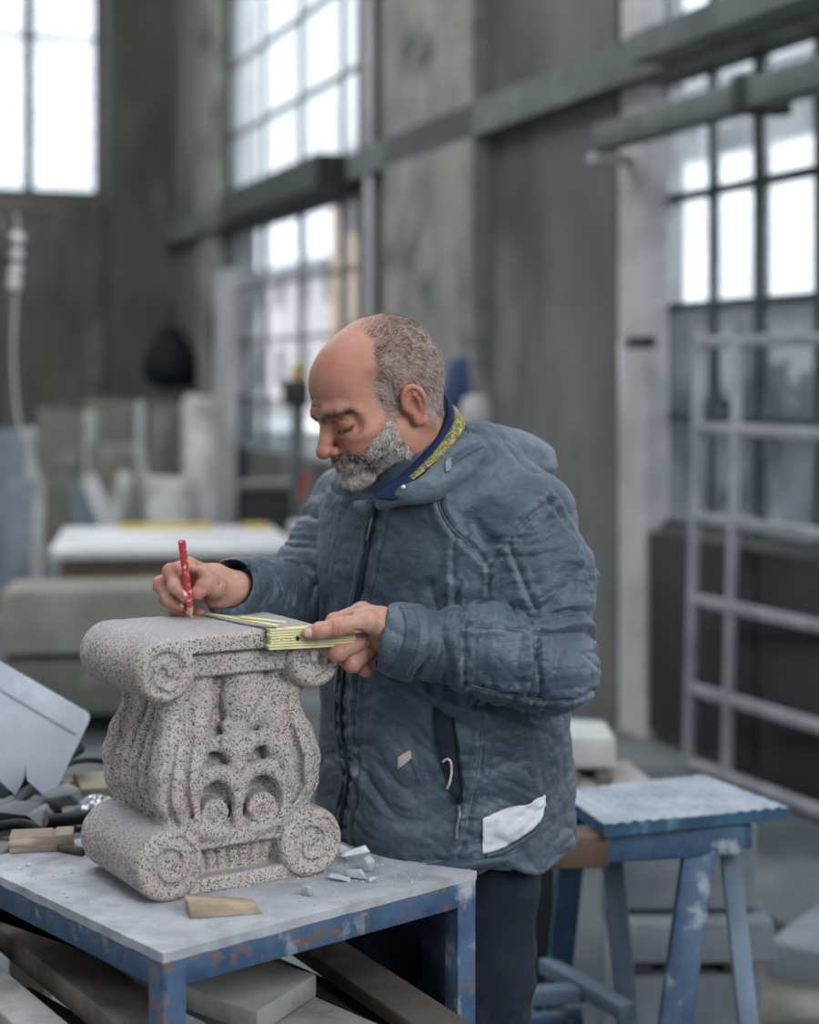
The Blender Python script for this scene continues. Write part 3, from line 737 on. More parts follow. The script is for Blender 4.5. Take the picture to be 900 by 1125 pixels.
plank('greyish plank end lowest at the near corner behind the bench leg', Gz(60, 1165, zz), Gz(95, 1140, zz), Gz(-40, 1075, zz), .7, .03, plank_m)
plank('dim plank lying deepest in the pile behind the bench leg', Gz(240, 1110, .745), Gz(285, 1075, .745), Gz(-20, 985, .745), .9, .025, plank_d)
r = thing('timber_rack', 'low timber rack carrying the planks under the workbench', 'rack', T(.2, .25, 0))
for u in (.06, .40):
    for v in (.06, .44): MB().box(T(u, v, .345), (.05, .05, .69), RT).build('post', plank_d, r)
for u in (.06, .40): MB().box(T(u, .25, .707), (.05, .46, .03), RT).build('cross_beam', plank_d, r)

# ---- scrap bench behind, with clutter
r = thing('scrap_bench', 'low bench behind the workbench carrying stone scraps and cables', 'bench', V3(-.62, 2.75, 0))
SZ = .885
q = [V3(-1.2, 2.40, 0), V3(-.58, 2.50, 0), V3(-.40, 2.66, 0), V3(-.42, 3.02, 0), V3(-1.2, 3.05, 0)]
for k in range(4):
    y0 = 2.47 + k * .14; x1 = -.60 + k * .06
    MB().box(V3((-1.25 + x1) / 2, y0 + .065, SZ - .015), (x1 + 1.25, .132, .03), None, .003).build('board', plank_d if k % 2 else plank_m, r, bevel=.003)
for x in (-1.15, -.66):
    for y in (2.5, 2.97): MB().box(V3(x, y, (SZ - .03) / 2), (.06, .06, SZ - .03)).build('leg', plank_d, r)
blk = mk('dark_rubber', srgb(26, 28, 30), bump=.2, rough=.5); shard = mk('grey_stone_scrap', srgb(136, 138, 140), srgb(100, 103, 106), scale=9, bump=.4, bscale=50)
def scrap(label, c, s, rot, mat, seed, name='stone_scrap', cat='stone scrap', group='stone scraps on the back bench', pts=10):
    rnd = random.Random(seed); bm = bmesh.new()
    for i in range(pts):
        v = Vector((rnd.uniform(-1, 1), rnd.uniform(-1, 1), rnd.uniform(-1, 1))); v = v / max(abs(v.x), abs(v.y), abs(v.z)) * rnd.uniform(.75, 1)
        bm.verts.new((v.x * s[0], v.y * s[1], v.z * s[2]))
    bmesh.ops.convex_hull(bm, input=bm.verts); 
    for v in [v for v in bm.verts if not v.link_faces]: bm.verts.remove(v)
    me = bpy.data.meshes.new(name); bm.to_mesh(me); bm.free()
    o = link(name, me, mat); o.location = c; o.rotation_euler = rot
    bv = o.modifiers.new('b', 'BEVEL'); bv.width = min(s) * .08; bv.segments = 1
    return tag(o, label, cat, group)
def onS(px, py, dz=0): p = Gz(px, py, SZ); p.z += dz; return p
scrap('flat pale stone scrap lying under the edge of the tilted sheet', onS(28, 905, .02), (.07, .05, .018), (0, .05, .3), shard, 1)
scrap('pointed grey stone scrap beside the wooden block', onS(46, 915, .022), (.035, .03, .02), (.1, 0, 1.0), shard, 2)
scrap('broad grey scrap with a pale broken face, mid-heap', onS(62, 900, .03), (.05, .04, .025), (0, -.2, .4), shard, 3)
scrap('dim flat scrap furthest back on the bench', onS(85, 878, .012), (.07, .05, .012), (0, 0, .2), plank_m, 4)
scrap('small angular scrap by the shiny wrapper', onS(80, 905, .015), (.02, .02, .014), (0, 0, 2), shard, 5)
scrap('bluish angular scrap at the lower edge of the tilted sheet', onS(5, 888, .02), (.04, .04, .02), (0, .2, 0), mk('blue_scrap', srgb(90, 108, 118)), 6)
# shiny wrapper
foil, nt, b = nodes_mat('crinkled_clear_film'); b.inputs['Base Color'].default_value = (.62, .66, .70, 1); b.inputs['Roughness'].default_value = .12; b.inputs['Metallic'].default_value = .5
me = bpy.data.meshes.new('f'); g = 18; vs = []; fs = []
for i in range(g):
    for j in range(g):
        u, v = i / (g - 1) - .5, j / (g - 1) - .5; vs.append((u * .085, v * .06, .030 * math.cos(u * 3) * math.cos(v * 3) + .004 * math.sin(i * 1.9) * math.cos(j * 2.3)))
for i in range(g - 1):
    for j in range(g - 1): fs.append((i * g + j, (i + 1) * g + j, (i + 1) * g + j + 1, i * g + j + 1))
me.from_pydata(vs, [], fs); o = link('plastic_wrapper', me, foil); o.location = onS(104, 902, .012); o.rotation_euler = (.25, -.1, .4)
o.modifiers.new('s', 'SOLIDIFY').thickness = .0015
tag(o, 'crumpled shiny clear plastic wrapper beside the carved capital', 'wrapper')
def cable(label, px, r_, name='cable', mat=None, z=.012, cat='cable'):
    pts = spline([onS(x, y, z + dz) for x, y, dz in px], 6); o = MB().tube(pts, r_, 8).build(name, mat or blk, smooth=True); return tag(o, label, cat, 'cables and rods on the back bench')
cable('thick black cable running back from the wooden block behind the capital', [(40, 916, .004), (70, 912, .004), (110, 908, .006), (140, 900, .004)], .011)
cable('dark steel rod resting on the scraps under the sheet', [(14, 893, .02), (50, 882, .045), (88, 870, .062)], .0105, 'steel_rod', cat='rod')
cable('thin dark cable looping along the back of the scrap bench', [(50, 880, .03), (80, 868, .035), (105, 862, .03), (125, 860, .02)], .005)
cable('black strap trailing along the front of the scrap bench', [(-20, 922, .0), (20, 916, .004), (50, 922, 0)], .008)
cable('grey pale rod at the outer edge of the heap', [(-25, 918, .01), (10, 905, .02), (48, 888, .03)], .010, 'steel_rod', mk('grey_rod', srgb(120, 122, 124)), cat='rod')
tag(MB().box(V3(0, 0, 0), (.10, .12, .035)).build('wooden_block', mk('beige_board', srgb(150, 140, 122)), bevel=.003), 'beige wood piece standing on the scrap bench just behind the capital', 'wood block'); o = [x for x in COL.objects if x.name.startswith('wooden_block')][-1]; o.location = onS(118, 880, .02); o.rotation_euler = (0, 0, .3)
# wooden block and stick on the bench top
oak = mk('raw_wood', srgb(164, 150, 136), srgb(138, 122, 108), scale=6, rough=.8, bump=.4, bscale=40, stretch=(1, 1, 6), c3=srgb(196, 182, 164), s3=9)
def onT(px, py, dz=0): p = Gz(px, py, TZ); p.z += dz; return p
a, b = onT(10, 938), onT(80, 935); u_ = (b - a).normalized(); v_ = Vector((-u_.y, u_.x, 0)); h_ = .024
m = MB(); m.prism([a, b, b + V3(0, 0, h_), lerp(a, b, .72) + V3(0, 0, h_), lerp(a, b, .70) + V3(0, 0, h_ - .004), lerp(a, b, .66) + V3(0, 0, h_ - .001), a + V3(0, 0, h_ - .001)], v_ * .045)
tag(m.build('wooden_block', oak, bevel=.0015), 'squared raw wood block with a notch on the far end of the bench', 'wood block')
tag(MB().tube([onT(58, 934, .006), onT(75, 937, .006), onT(92, 940, .006)], [.004, .006, .006], 8).build('dark_stick', plank_d, smooth=True), 'short dark stick lying by the wooden block', 'stick')
# wedge offcut in front of the capital
a, b, c_ = onT(210, 1010), onT(290, 1004), onT(204, 1000)
u_ = (b - a).normalized(); v_ = Vector((-u_.y, u_.x, 0)); L_ = (b - a).length
wv = [a, a + u_ * L_, a + u_ * (L_ * .93) + v_ * .034, a + v_ * .034 - u_ * .004]
wt = [a + V3(0, 0, .022) - u_ * .004, a + u_ * (L_ * .86) + V3(0, 0, .0145), a + u_ * (L_ * .90) + v_ * .034 + V3(0, 0, .0105), a + v_ * .034 + V3(0, 0, .022) - u_ * .006]
tag(MB().hexa(wv, wt).build('wood_offcut', mk('split_pine', srgb(172, 154, 134), srgb(148, 128, 108), scale=10, rough=.75, bump=.5, bscale=35, stretch=(1, 3, 3), c3=srgb(190, 172, 150), s3=14), bevel=.0015), 'splintered wedge of light wood in front of the capital', 'wood offcut')
chipm = mk('fresh_stone_chip', srgb(190, 194, 200), srgb(160, 165, 172), scale=30, rough=.8, bump=.4, bscale=120)
G_ = 'stone chips on the bench top'
scrap('small cube-like pale chip alone near the front rail', onT(340, 984, .007), (.011, .009, .008), (0, 0, .4), chipm, 21, 'stone_chip', 'stone chip', G_)
scrap('long white flake leaning on top of the chip heap', onT(388, 950, .016), (.024, .006, .005), (0, -.25, .3), mk('white_flake', srgb(222, 226, 230), rough=.6), 22, 'stone_chip', 'stone chip', G_)
scrap('darker squarish chip at the end of the heap by the jacket', onT(404, 957, .011), (.010, .009, .012), (.2, 0, .8), chipm, 23, 'stone_chip', 'stone chip', G_)
scrap('flat triangular chip in the middle of the heap', onT(392, 966, .006), (.016, .012, .006), (0, .15, .2), chipm, 24, 'stone_chip', 'stone chip', G_)
scrap('thin shard at the near end of the heap toward the capital', onT(374, 968, .004), (.018, .008, .004), (0, .1, -.4), chipm, 25, 'stone_chip', 'stone chip', G_)
scrap('folded flake tip standing behind the white flake', onT(378, 945, .012), (.012, .004, .009), (0, .5, 1), chipm, 26, 'stone_chip', 'stone chip', G_)
scrap('small crumb beside the flat triangular chip', onT(410, 970, .004), (.006, .005, .004), (0, 0, 1), chipm, 27, 'stone_chip', 'stone chip', G_)
scrap('tiny crumb in front of the wooden block', onT(32, 951, .002), (.006, .004, .002), (0, 0, .4), chipm, 28, 'stone_chip', 'stone chip', G_)
scrap('tiny crumb nearer the far end of the bench', onT(22, 955, .002), (.005, .003, .002), (0, 0, 1.4), chipm, 29, 'stone_chip', 'stone chip', G_)
# gravel crumbs and dust
rnd = random.Random(5); m = MB()
for i in range(260):
    u, v = rnd.uniform(.02, TL - .02), rnd.uniform(.01, TD - .03); s = rnd.uniform(.0006, .0018)
    if rnd.random() < .35: u, v = rnd.gauss(.40, .05), rnd.gauss(.10, .05)
    if not (0.01 < u < TL - .01 and .01 < v < TD - .01): continue
    m.box(T(u, v, TZ + s * .5), (s * 2, s * 1.4, s), rotm(0, 0, rnd.uniform(0, 3)), s * .3)
tag(m.build('stone_crumbs', chipm), 'fine stone crumbs scattered over the bench top', 'crumbs', kind='stuff')
# tilted sheet
sheet_m = mk('scratched_grey_sheet', srgb(176, 180, 188), srgb(158, 162, 172), scale=5, rough=.55, bump=.25, bscale=30, c3=srgb(194, 197, 204), s3=4)
SY = 2.72
def sp_(px, py): 
    return P(px, py, SY + (px - 40) * .0006 + (860 - py) * .0013)
outl = [(-60, 690), (0, 727), (96, 783), (99, 787), (98, 793), (62, 868), (56, 874), (48, 874), (30, 858), (28, 842), (25, 860), (17, 874), (10, 868), (-2, 856), (-60, 840)]
r = thing('metal_sheet', 'pale grey broken-edged sheet tilted up behind the bench', 'sheet', sp_(30, 874))
MB().prism([sp_(*q) for q in outl], V3(-.002, .006, .001)).build('sheet_plate', sheet_m, r, bevel=.001)
MB().tube([sp_(-60, 722) - V3(0, .002, 0), sp_(0, 757) - V3(0, .002, 0), sp_(84, 806) - V3(0, .002, 0)], .0035, 6).build('fold_ridge', sheet_m, r, smooth=True)

# ================================================================== trestle with slab, to the side
slab_m = mk('tooled_granite_slab', srgb(160, 166, 174), srgb(132, 139, 148), scale=12, rough=.85, bump=.6, bscale=60, bdist=.003)
slab_edge = mk('blue_slab_edge', srgb(62, 98, 124), srgb(46, 74, 98), scale=8, rough=.6, bump=.6, bscale=18, bdist=.004, c3=srgb(120, 150, 170), s3=14, lo3=.58, hi3=.72)
ZS = .80
A, B, C, D = Gz(664, 905, ZS), Gz(866, 886, ZS), Gz(772, 850, ZS), Gz(612, 868, ZS)
r = thing('tooled_slab', 'square granite slab with tooled rows and blue edges on the trestle', 'stone slab', (A + C) / 2)
MB().hexa([p + V3(0, 0, -.024) for p in (A, B, C, D)], [p + V3(0, 0, -.003) for p in (A, B, C, D)]).build('slab_body', slab_edge, r)
g = 90; vs = []; fs = []
for i in range(g + 1):
    for j in range(g + 1):
        u, v = i / g, j / g; p = lerp(lerp(A, B, u), lerp(D, C, u), v)
        h = .0040 * (math.sin(u * 2 * math.pi * 14 + .6 * math.sin(j * 1.3)) * .5 + .5) * (.4 + .6 * (math.sin(v * 2 * math.pi * 6.5 + u * 9) * .5 + .5))
        vs.append((p.x, p.y, p.z - .0032 + h + random.uniform(0, .0006)))
for i in range(g):
    for j in range(g): fs.append((i * (g + 1) + j, (i + 1) * (g + 1) + j, (i + 1) * (g + 1) + j + 1, i * (g + 1) + j + 1))
me = bpy.data.meshes.new('t'); me.from_pydata(vs, [], fs); me.shade_smooth(); link('tooled_face', me, slab_m, r)
bt = worn_blue('dim_blue_paint', .60)
r = thing('blue_trestle', 'blue steel trestle with splayed legs carrying the tooled slab', 'trestle', V3((A.x + B.x) / 2, (A.y + C.y) / 2, 0))
ra, rb = Gz(600, 934, ZS - .055), Gz(814, 919, ZS - .055)
MB().bar(ra - V3(.05, 0, 0), rb, .05, .055).build('top_rail', bt, r, bevel=.006)
rl = lerp(ra, rb, .24)
MB().bar(ra - V3(.02, 0, 0), rl + V3(.02, -.004, 0), .056, .057).build('rail_sleeve', rust, r, bevel=.004)
ra2, rb2 = ra + V3(-.03, .26, 0), rb + V3(-.02, .26, 0)
MB().bar(ra2, rb2, .05, .055).build('top_rail', bt, r, bevel=.006)
for e1, e2 in ((ra, ra2), (rb, rb2)): MB().bar(e1, e2, .045, .045).build('end_rail', bt, r, bevel=.004)
def leg(x0, y0, x1, y1, Y0, Y1, w, mat):
    a = P(x0, y0, Y0); b = P(x1, y1, Y1); d = b - a; t = a.z / -d.z; MB().bar(a, a + d * t, w, w * .5, (0, 1, 0)).build('leg', mat, r, bevel=.004)
bt_l = mk('pale_blue_paint', srgb(104, 120, 134), srgb(82, 98, 114), scale=8, rough=.6, bump=.2)
leg(768, 932, 742, 1122, 3.10, 3.05, .058, bt); leg(800, 920, 822, 1122, 3.16, 3.02, .036, bt_l)
leg(672, 938, 690, 1122, 3.30, 3.28, .042, bt_l); leg(628, 938, 612, 1100, 3.36, 3.5, .05, bt)
z1 = CH - (1092 - HY) * 3.25 / FPX
MB().bar(P(560, 1096, 3.3), P(642, 1090, 3.3), .04, .03).build('foot_rail', bt_l, r, bevel=.003)
MB().bar(P(600, 1060, 3.45), P(690, 1112, 3.15), .035, .03).build('foot_rail', bt_l, r, bevel=.003)
o = MB().tube([P(560, 1125, 3.4), P(640, 1118, 3.4)], .02, 8).build('x', bt, r, smooth=True); o.name = 'foot_tube'
# bench with pale top further back and a block on it
ztp = .55
r = thing('pale_bench', 'pale-topped bench behind the trestle holding a square stone block', 'bench', P(660, 900, 4.1))
q = [Gz(590, 880, ztp), Gz(735, 872, ztp), Gz(690, 836, ztp), Gz(585, 842, ztp)]
for p in q: p.z = 0
MB().hexa([V3(p.x, p.y, ztp - .04) for p in q], [V3(p.x, p.y, ztp) for p in q]).build('tabletop', mk('pinkish_board', srgb(160, 152, 152), srgb(136, 132, 134), scale=5), r, bevel=.003)
cc = sum(q, Vector()) / 4
for p in q: k = lerp(p, cc, .12); MB().bar(V3(k.x, k.y, 0), V3(k.x, k.y, ztp - .04), .05, .05, (0, 1, 0)).build('leg', steel_dark, r)
for i, (x0, x1) in enumerate(((618, 632), (655, 670))):
    p = Gz((x0 + x1) / 2, 857, ztp); MB()
    tag(MB().box(p + V3(0, .03, .0125), (.04, .2, .025)).build('spacer_batten', plank_d), ('dark batten under the near side of the square stone block', 'dark batten under the far side of the square stone block')[i], 'batten')
p0 = Gz(618, 858, ztp); p1 = Gz(675, 858, ztp)
block('square_stone_block', 'squared pale stone block set on battens behind the trestle slab', 'stone block', p0, p1, .22, ztp + .026, ztp + .115, stone_lt, None, .01, .006)
stone_sh = mk('shaded_granite', srgb(124, 130, 136), srgb(98, 104, 110), scale=5, rough=.85, bump=.4, bscale=50)  # granite darkened for the dim corner, shade put into its colour
# stone blocks piled on the floor under the trestle
f0, f1 = fl(676, 3.75), fl(835, 3.75)
block('granite_block', 'rough granite block resting on the floor under the trestle, bottom of the stack', 'stone block', f0, f1, .30, .0, .27, stone_sh, 'granite blocks under the trestle', .012, .01)
block('granite_block', 'granite block in the middle of the stack under the trestle', 'stone block', f0 + V3(0, -.03, 0), f1 + V3(.03, -.03, 0), .31, .306, .40, stone_sh, 'granite blocks under the trestle', .012, .008)
block('granite_block', 'granite block on top of the stack under the trestle', 'stone block', f0 + V3(.01, 0, 0), f1 + V3(0, 0, 0), .30, .408, .60, stone_sh, 'granite blocks under the trestle', .012, .01)
for i, x in enumerate((.1, .75)): block('timber_batten', ('dark batten between the granite blocks, nearer the man', 'dark batten between the granite blocks, further from the man')[i], 'batten', lerp(f0, f1, x), lerp(f0, f1, x + .15), .28, .276, .302, plank_d, None, .003, 0)
f0, f1 = fl(842, 4.3), fl(1000, 4.1)
block('granite_kerb', 'long low granite piece on the floor beside the block stack', 'stone block', f0, f1, .5, 0, .17, stone_sh, 'low stones on the floor beside the trestle')
f0, f1 = Gz(800, 1150), Gz(990, 1140)
block('granite_kerb', 'nearest low stone on the floor in the bottom corner', 'stone block', f0, f1, .42, 0, .07, stone_dk, 'low stones on the floor beside the trestle')
f0, f1 = Gz(858, 1105), Gz(1000, 1105)
block('floor_beam', 'dark timber lying between the low stones on the floor', 'timber', f0, f1, .10, 0.0, .06, plank_d)
tag(MB().bar(Gz(810, 1000, .03), Gz(930, 1075, .03), .06, .05).build('floor_timber', steel_dark, bevel=.004), 'dark slanting batten lying on the floor behind the low stones', 'batten')

# ================================================================== the carved capital
CO = Vector((-.273, 2.342, TZ - .001)); CE = Vector((.848, .53, 0)); CN = Vector((-.53, .848, 0))
RC = Matrix(((CE.x, CN.x, 0), (CE.y, CN.y, 0), (0, 0, 1)))
def capital():
    V = Vol((-.185, -.135, -.012), (.185, .135, .36), .0018)
    # base plate, reeded drum, torus
    V.box((0, 0, .010), (.108, .092, .011), None, .005, .002)
    V.box((0, 0, .04), (.074, .064, .03), None, .006, .002)
    for i in range(9):                                   # reeding round the drum
        a = -.072 + i * .018
        for sb in (-1, 1): V.cone((a * .86, sb * .064, .018), (a, sb * .066, .056), .0060, .0078, .002)
    for i in range(7):
        b = -.054 + i * .018
        for sa in (-1, 1): V.cone((sa * .074, b, .018), (sa * .075, b, .054), .0062, .0078, .003)
    V.box((0, 0, .0665), (.090, .089, .0105), None, .006, .001)
    # lower rolls
    for s in (-1, 1):
        V.cyl((s * .104, 0, .047), (0, 1, 0), .047, .103, .010, .004)
    # core of the bell
    V.ell((0, 0, .14), (.094, .076, .085), None, .012)
    V.box((0, 0, .20), (.070, .052, .095), None, .03, .02)
    V.box((0, 0, .265), (.074, .054, .03), None, .02, .012)
    # corner leaves
    for sa in (-1, 1):
        for sb in (-1, 1):
            pts = [(.070, .062, .080), (.082, .073, .100), (.092, .079, .130), (.095, .080, .160), (.091, .075, .190), (.083, .064, .220), (.081, .058, .245), (.090, .062, .268), (.100, .070, .290)]
            rr = [.020, .024, .027, .027, .024, .020, .019, .021, .020]
            V.path([(sa * a, sb * b, z) for a, b, z in pts], rr, .010)
            # fluting on the leaf: a ridge each side
            for da, db in ((-.026, .004), (.004, -.026)):
                V.path([(sa * (a + da), sb * (b + db), z) for a, b, z in pts[1:7]], [.009, .012, .014, .013, .010, .007], .006)
    # folds on the four faces (side faces stronger)
    for sa in (-1, 1):
        for k, b in enumerate((-.038, -.006, .024, .050)):
            w = .004 * math.sin(k * 2.1)
            V.path([(sa * .080, b * .8, .085), (sa * .098, b, .11), (sa * .108, b + w, .14), (sa * .108, b + w, .165), (sa * .098, b, .20), (sa * .088, b - w, .225), (sa * .086, b - w, .25), (sa * .093, b, .275)], [.008, .0115, .0130, .0130, .0115, .010, .009, .009], .004)
    for sb in (-1, 1):
        # S-leaves that run from the lower curl up to the corner roll
        for sa in (-1, 1):
            q = lambda a, z, b=.082: (sa * a, sb * b, z)
            V.path([q(.004, .086, .078), q(.03, .079, .082), (sa * .055, sb * .084, .086), q(.072, .108, .085), q(.076, .138, .084), q(.066, .168, .078), q(.054, .195, .070), q(.052, .225, .060), q(.062, .255, .056), q(.080, .280, .060)], [.008, .012, .015, .016, .016, .016, .015, .015, .016, .018], .008)
            # outer thin ridge following it
            V.path([q(.088, .12, .084), q(.090, .15, .086), q(.080, .18, .082), q(.068, .205, .072), q(.066, .23, .063), q(.078, .26, .060)], [.008, .009, .009, .008, .007, .006], .004)
            # arch above the lower hole, arch above the upper eye
            V.path([q(.002, .118), q(.010, .142), q(.026, .155), q(.046, .152), q(.060, .138)], [.008, .010, .0115, .0115, .010], .005)
            V.path([q(.002, .160), q(.010, .180), q(.022, .193), q(.038, .192), q(.054, .180)], [.008, .010, .0115, .011, .010], .005)
            V.path([q(.002, .195, .074), q(.010, .212, .068)], [.010, .009], .006)
        V.path([(0, sb * .080, .085), (0, sb * .083, .12), (0, sb * .082, .16), (0, sb * .078, .20)], [.008, .008, .009, .010], .005)
        # big petals either side of a lower tulip leaf
        V.ell((.020, sb * .058, .250), (.034, .023, .056), None, .003)
        V.path([(-.050, sb * .057, .276), (-.049, sb * .060, .245), (-.057, sb * .067, .210), (-.072, sb * .074, .170), (-.078, sb * .072, .130), (-.062, sb * .070, .098)], [.024, .0225, .022, .024, .023, .018], .006)
        V.path([(.096, sb * .062, .276), (.078, sb * .063, .245), (.062, sb * .068, .215), (.070, sb * .074, .172), (.078, sb * .072, .130), (.062, sb * .070, .098)], [.018, .020, .021, .023, .023, .018], .006)
        V.path([(-.016, sb * .080, .278), (-.024, sb * .082, .248), (-.028, sb * .084, .222), (-.038, sb * .092, .188), (-.058, sb * .096, .150)], [.005, .0085, .0095, .0075, .004], .004, 's')
        V.path([(.062, sb * .080, .276), (.048, sb * .082, .250), (.030, sb * .084, .222), (.040, sb * .096, .186), (.058, sb * .098, .150)], [.008, .0095, .0095, .0075, .004], .004, 's')
        V.ell((.070, sb * .088, .271), (.013, .020, .010), None, .003, 's')
        for sa in (-1, 1):
            V.path([(sa * .076, sb * .082, .268), (sa * .070, sb * .083, .235), (sa * .074, sb * .091, .20), (sa * .084, sb * .099, .165), (sa * .084, sb * .101, .130), (sa * .070, sb * .094, .098)], [.004, .006, .006, .006, .006, .004], .005, 's')
            V.path([(sa * .102, sb * .056, .268), (sa * .099, sb * .050, .235), (sa * .106, sb * .052, .20), (sa * .117, sb * .056, .165), (sa * .118, sb * .056, .130), (sa * .104, sb * .050, .098)], [.004, .006, .007, .007, .007, .004], .005, 's')
            V.path([(sa * .094, sb * .094, .21), (sa * .108, sb * .102, .165), (sa * .110, sb * .100, .13), (sa * .094, sb * .094, .098)], .0042, .005, 's')
            # holes
            V.ell((sa * .035, sb * .088, .112), (.0255, .030, .032), None, .004, 's')
            V.ell((sa * .029, sb * .092, .174), (.016, .026, .0075), rotm(0, -sa * .5, 0), .003, 's')
            # curl inside the hole
            V.cyl((sa * .035, sb * .074, .1005), (0, 1, 0), .0215, .018, .008, .003)
            path = []
            for i in range(26):
                t = i / 25; an = -1.0 + t * 2 * math.pi * 1.35; rad = .0185 * (1 - t) + .003
                path.append((sa * (.035 - rad * math.cos(an)), sb * .0925, .1005 + rad * math.sin(an)))
            V.path(path, .0042, .002, 's')
            V.ell((sa * .012, sb * .088, .088), (.006, .012, .010), None, .003, 's')
    # abacus
    V.box((0, 0, .2975), (.092, .087, .0155), None, .004, .001)
    V.blur(1)
    V.box((.002, 0, .3275), (.112, .098, .0135), None, .006, .001)
    # upper rolls (unequal, hand carved)
    V.cyl((-.110, 0, .299), (0, 1, 0), .0425, .106, .013, .004)
    V.cyl((.110, 0, .297), (0, 1, 0), .0415, .104, .013, .006)
    # carved-out top joint lines
    for sb in (-1, 1):
        V.path([(-.072, sb * .094, .3130), (.076, sb * .094, .3130)], .0045, .002, 's')
        V.path([(-.070, sb * .086, .2800), (.074, sb * .086, .2800)], .0042, .003, 's')
    # spirals on every roll end
    for ca, cz, rad0, hb, sg, turns, ph in ((-.104, .047, .036, .103, -1, 1.35, 1.3), (.104, .047, .035, .103, -1, 1.35, 1.0), (-.110, .299, .029, .106, -1, 1.25, -1.6), (.110, .297, .028, .104, 1, 1.25, -1.6)):
        for sb in (-1, 1):
            path = []; n = 44
            for i in range(n):
                t = i / (n - 1); an = ph + sg * t * 2 * math.pi * turns; rad = (rad0 - .007) * (1 - t) ** .9 + .007
                path.append((ca + rad * math.cos(an), sb * (hb + .0003), cz + rad * math.sin(an)))
            V.path(path, [.0044 + .0020 * (i / n) for i in range(n)], .0012, 's')
    v, Q = V.nets(); v = v.astype(np.float64); v = relax(v, Q, 1, .15)
    n = vnormals(v, Q)
    pit = np.minimum(fbm(v * 330, 5, 2), .1)
    v += n * (fbm(v * 45, 1, 3) * .0010 + pit * .0009)[:, None]
    M_ = np.array(RC); w = v @ M_.T
    me = np_mesh('carved_capital', w, Q)
    # hand-worn tops are smoother and greyer
    return me
m, nt, b = nodes_mat('speckled_granite')
tc = N(nt, 'ShaderNodeTexCoord')
def nz(sc, det=3, rg=.6, kind='ShaderNodeTexNoise'):
    n = N(nt, kind); n.inputs['Scale'].default_value = sc
    if 'Detail' in n.inputs: n.inputs['Detail'].default_value = det if kind == 'ShaderNodeTexNoise' else 0
    if 'Roughness' in n.inputs and kind == 'ShaderNodeTexNoise': n.inputs['Roughness'].default_value = rg
    nt.links.new(tc.outputs['Object'], n.inputs['Vector']); return n
c0 = ramp(nt, nz(9).outputs[0], [(.35, srgb(166, 158, 153)), (.65, srgb(186, 179, 174))]).outputs[0]
vo = nz(640, kind='ShaderNodeTexVoronoi'); sep = N(nt, 'ShaderNodeSeparateColor'); nt.links.new(vo.outputs['Color'], sep.inputs[0])
c1 = mixc(nt, ramp(nt, sep.outputs[0], [(.70, (0, 0, 0)), (.78, (1, 1, 1))]).outputs[0], c0, srgb(124, 116, 112))
c2 = mixc(nt, ramp(nt, sep.outputs[1], [(.80, (0, 0, 0)), (.86, (1, 1, 1))]).outputs[0], c1, srgb(192, 174, 164))
vo2 = nz(470, kind='ShaderNodeTexVoronoi'); sep2 = N(nt, 'ShaderNodeSeparateColor'); nt.links.new(vo2.outputs['Color'], sep2.inputs[0])
c3 = mixc(nt, ramp(nt, sep2.outputs[0], [(.88, (0, 0, 0)), (.92, (1, 1, 1))]).outputs[0], c2, srgb(98, 92, 91))
# fine grey stone dust lies on faces that look up
ge = N(nt, 'ShaderNodeNewGeometry'); sx = N(nt, 'ShaderNodeSeparateXYZ'); nt.links.new(ge.outputs['True Normal'], sx.inputs[0])
md = N(nt, 'ShaderNodeMath', operation='ADD'); nt.links.new(sx.outputs[2], md.inputs[0]); nn_ = nz(14, 5); mm = N(nt, 'ShaderNodeMath', operation='MULTIPLY_ADD'); nt.links.new(nn_.outputs[0], mm.inputs[0]); mm.inputs[1].default_value = .7; mm.inputs[2].default_value = -.35; nt.links.new(mm.outputs[0], md.inputs[1])
fd = ramp(nt, md.outputs[0], [(.45, (0, 0, 0)), (.95, (.72, .72, .72))]).outputs[0]
c4 = mixc(nt, fd, c3, srgb(156, 153, 155))
nt.links.new(c4, b.inputs['Base Color']); b.inputs['Roughness'].default_value = .93; b.inputs['Specular IOR Level'].default_value = .2
bp = N(nt, 'ShaderNodeBump', Strength=.5, Distance=.0005); 
nt.links.new(nz(420, 2).outputs[0], bp.inputs['Height']); nt.links.new(bp.outputs[0], b.inputs['Normal'])
capm = m
cap_o = link('carved_capital', capital(), capm); cap_o.location = CO
tag(cap_o, 'carved granite capital with scroll rolls and curled leaves on the blue workbench', 'capital')

# ================================================================== the stone carver
import time as _time
FW = Vector((-.756, -.655, 0)); LT = Vector((.655, -.756, 0))          # chest forward / his left
yaw, pitch, rollr = R(65), R(22), R(2)
hf0 = Vector((-math.sin(yaw), -math.cos(yaw), 0)); hl0 = Vector((math.cos(yaw), -math.sin(yaw), 0)); up0 = Vector((0, 0, 1))
hf = hf0 * math.cos(pitch) - up0 * math.sin(pitch); hu = up0 * math.cos(pitch) + hf0 * math.sin(pitch)
hl = hl0 * math.cos(rollr) + hu * math.sin(rollr); hu = hu * math.cos(rollr) - hl0 * math.sin(rollr)
HC = P(421, 443, 2.47)
RH = Matrix(((hl.x, hf.x, hu.x), (hl.y, hf.y, hu.y), (hl.z, hf.z, hu.z))); RHn = np.array(RH)
def H(x, y, z): return HC + RH @ Vector((x, y, z))
def toH(p): return RH.transposed() @ (Vector(p) - HC)
NB = V3(.018, 2.520, 1.452)            # base of the neck
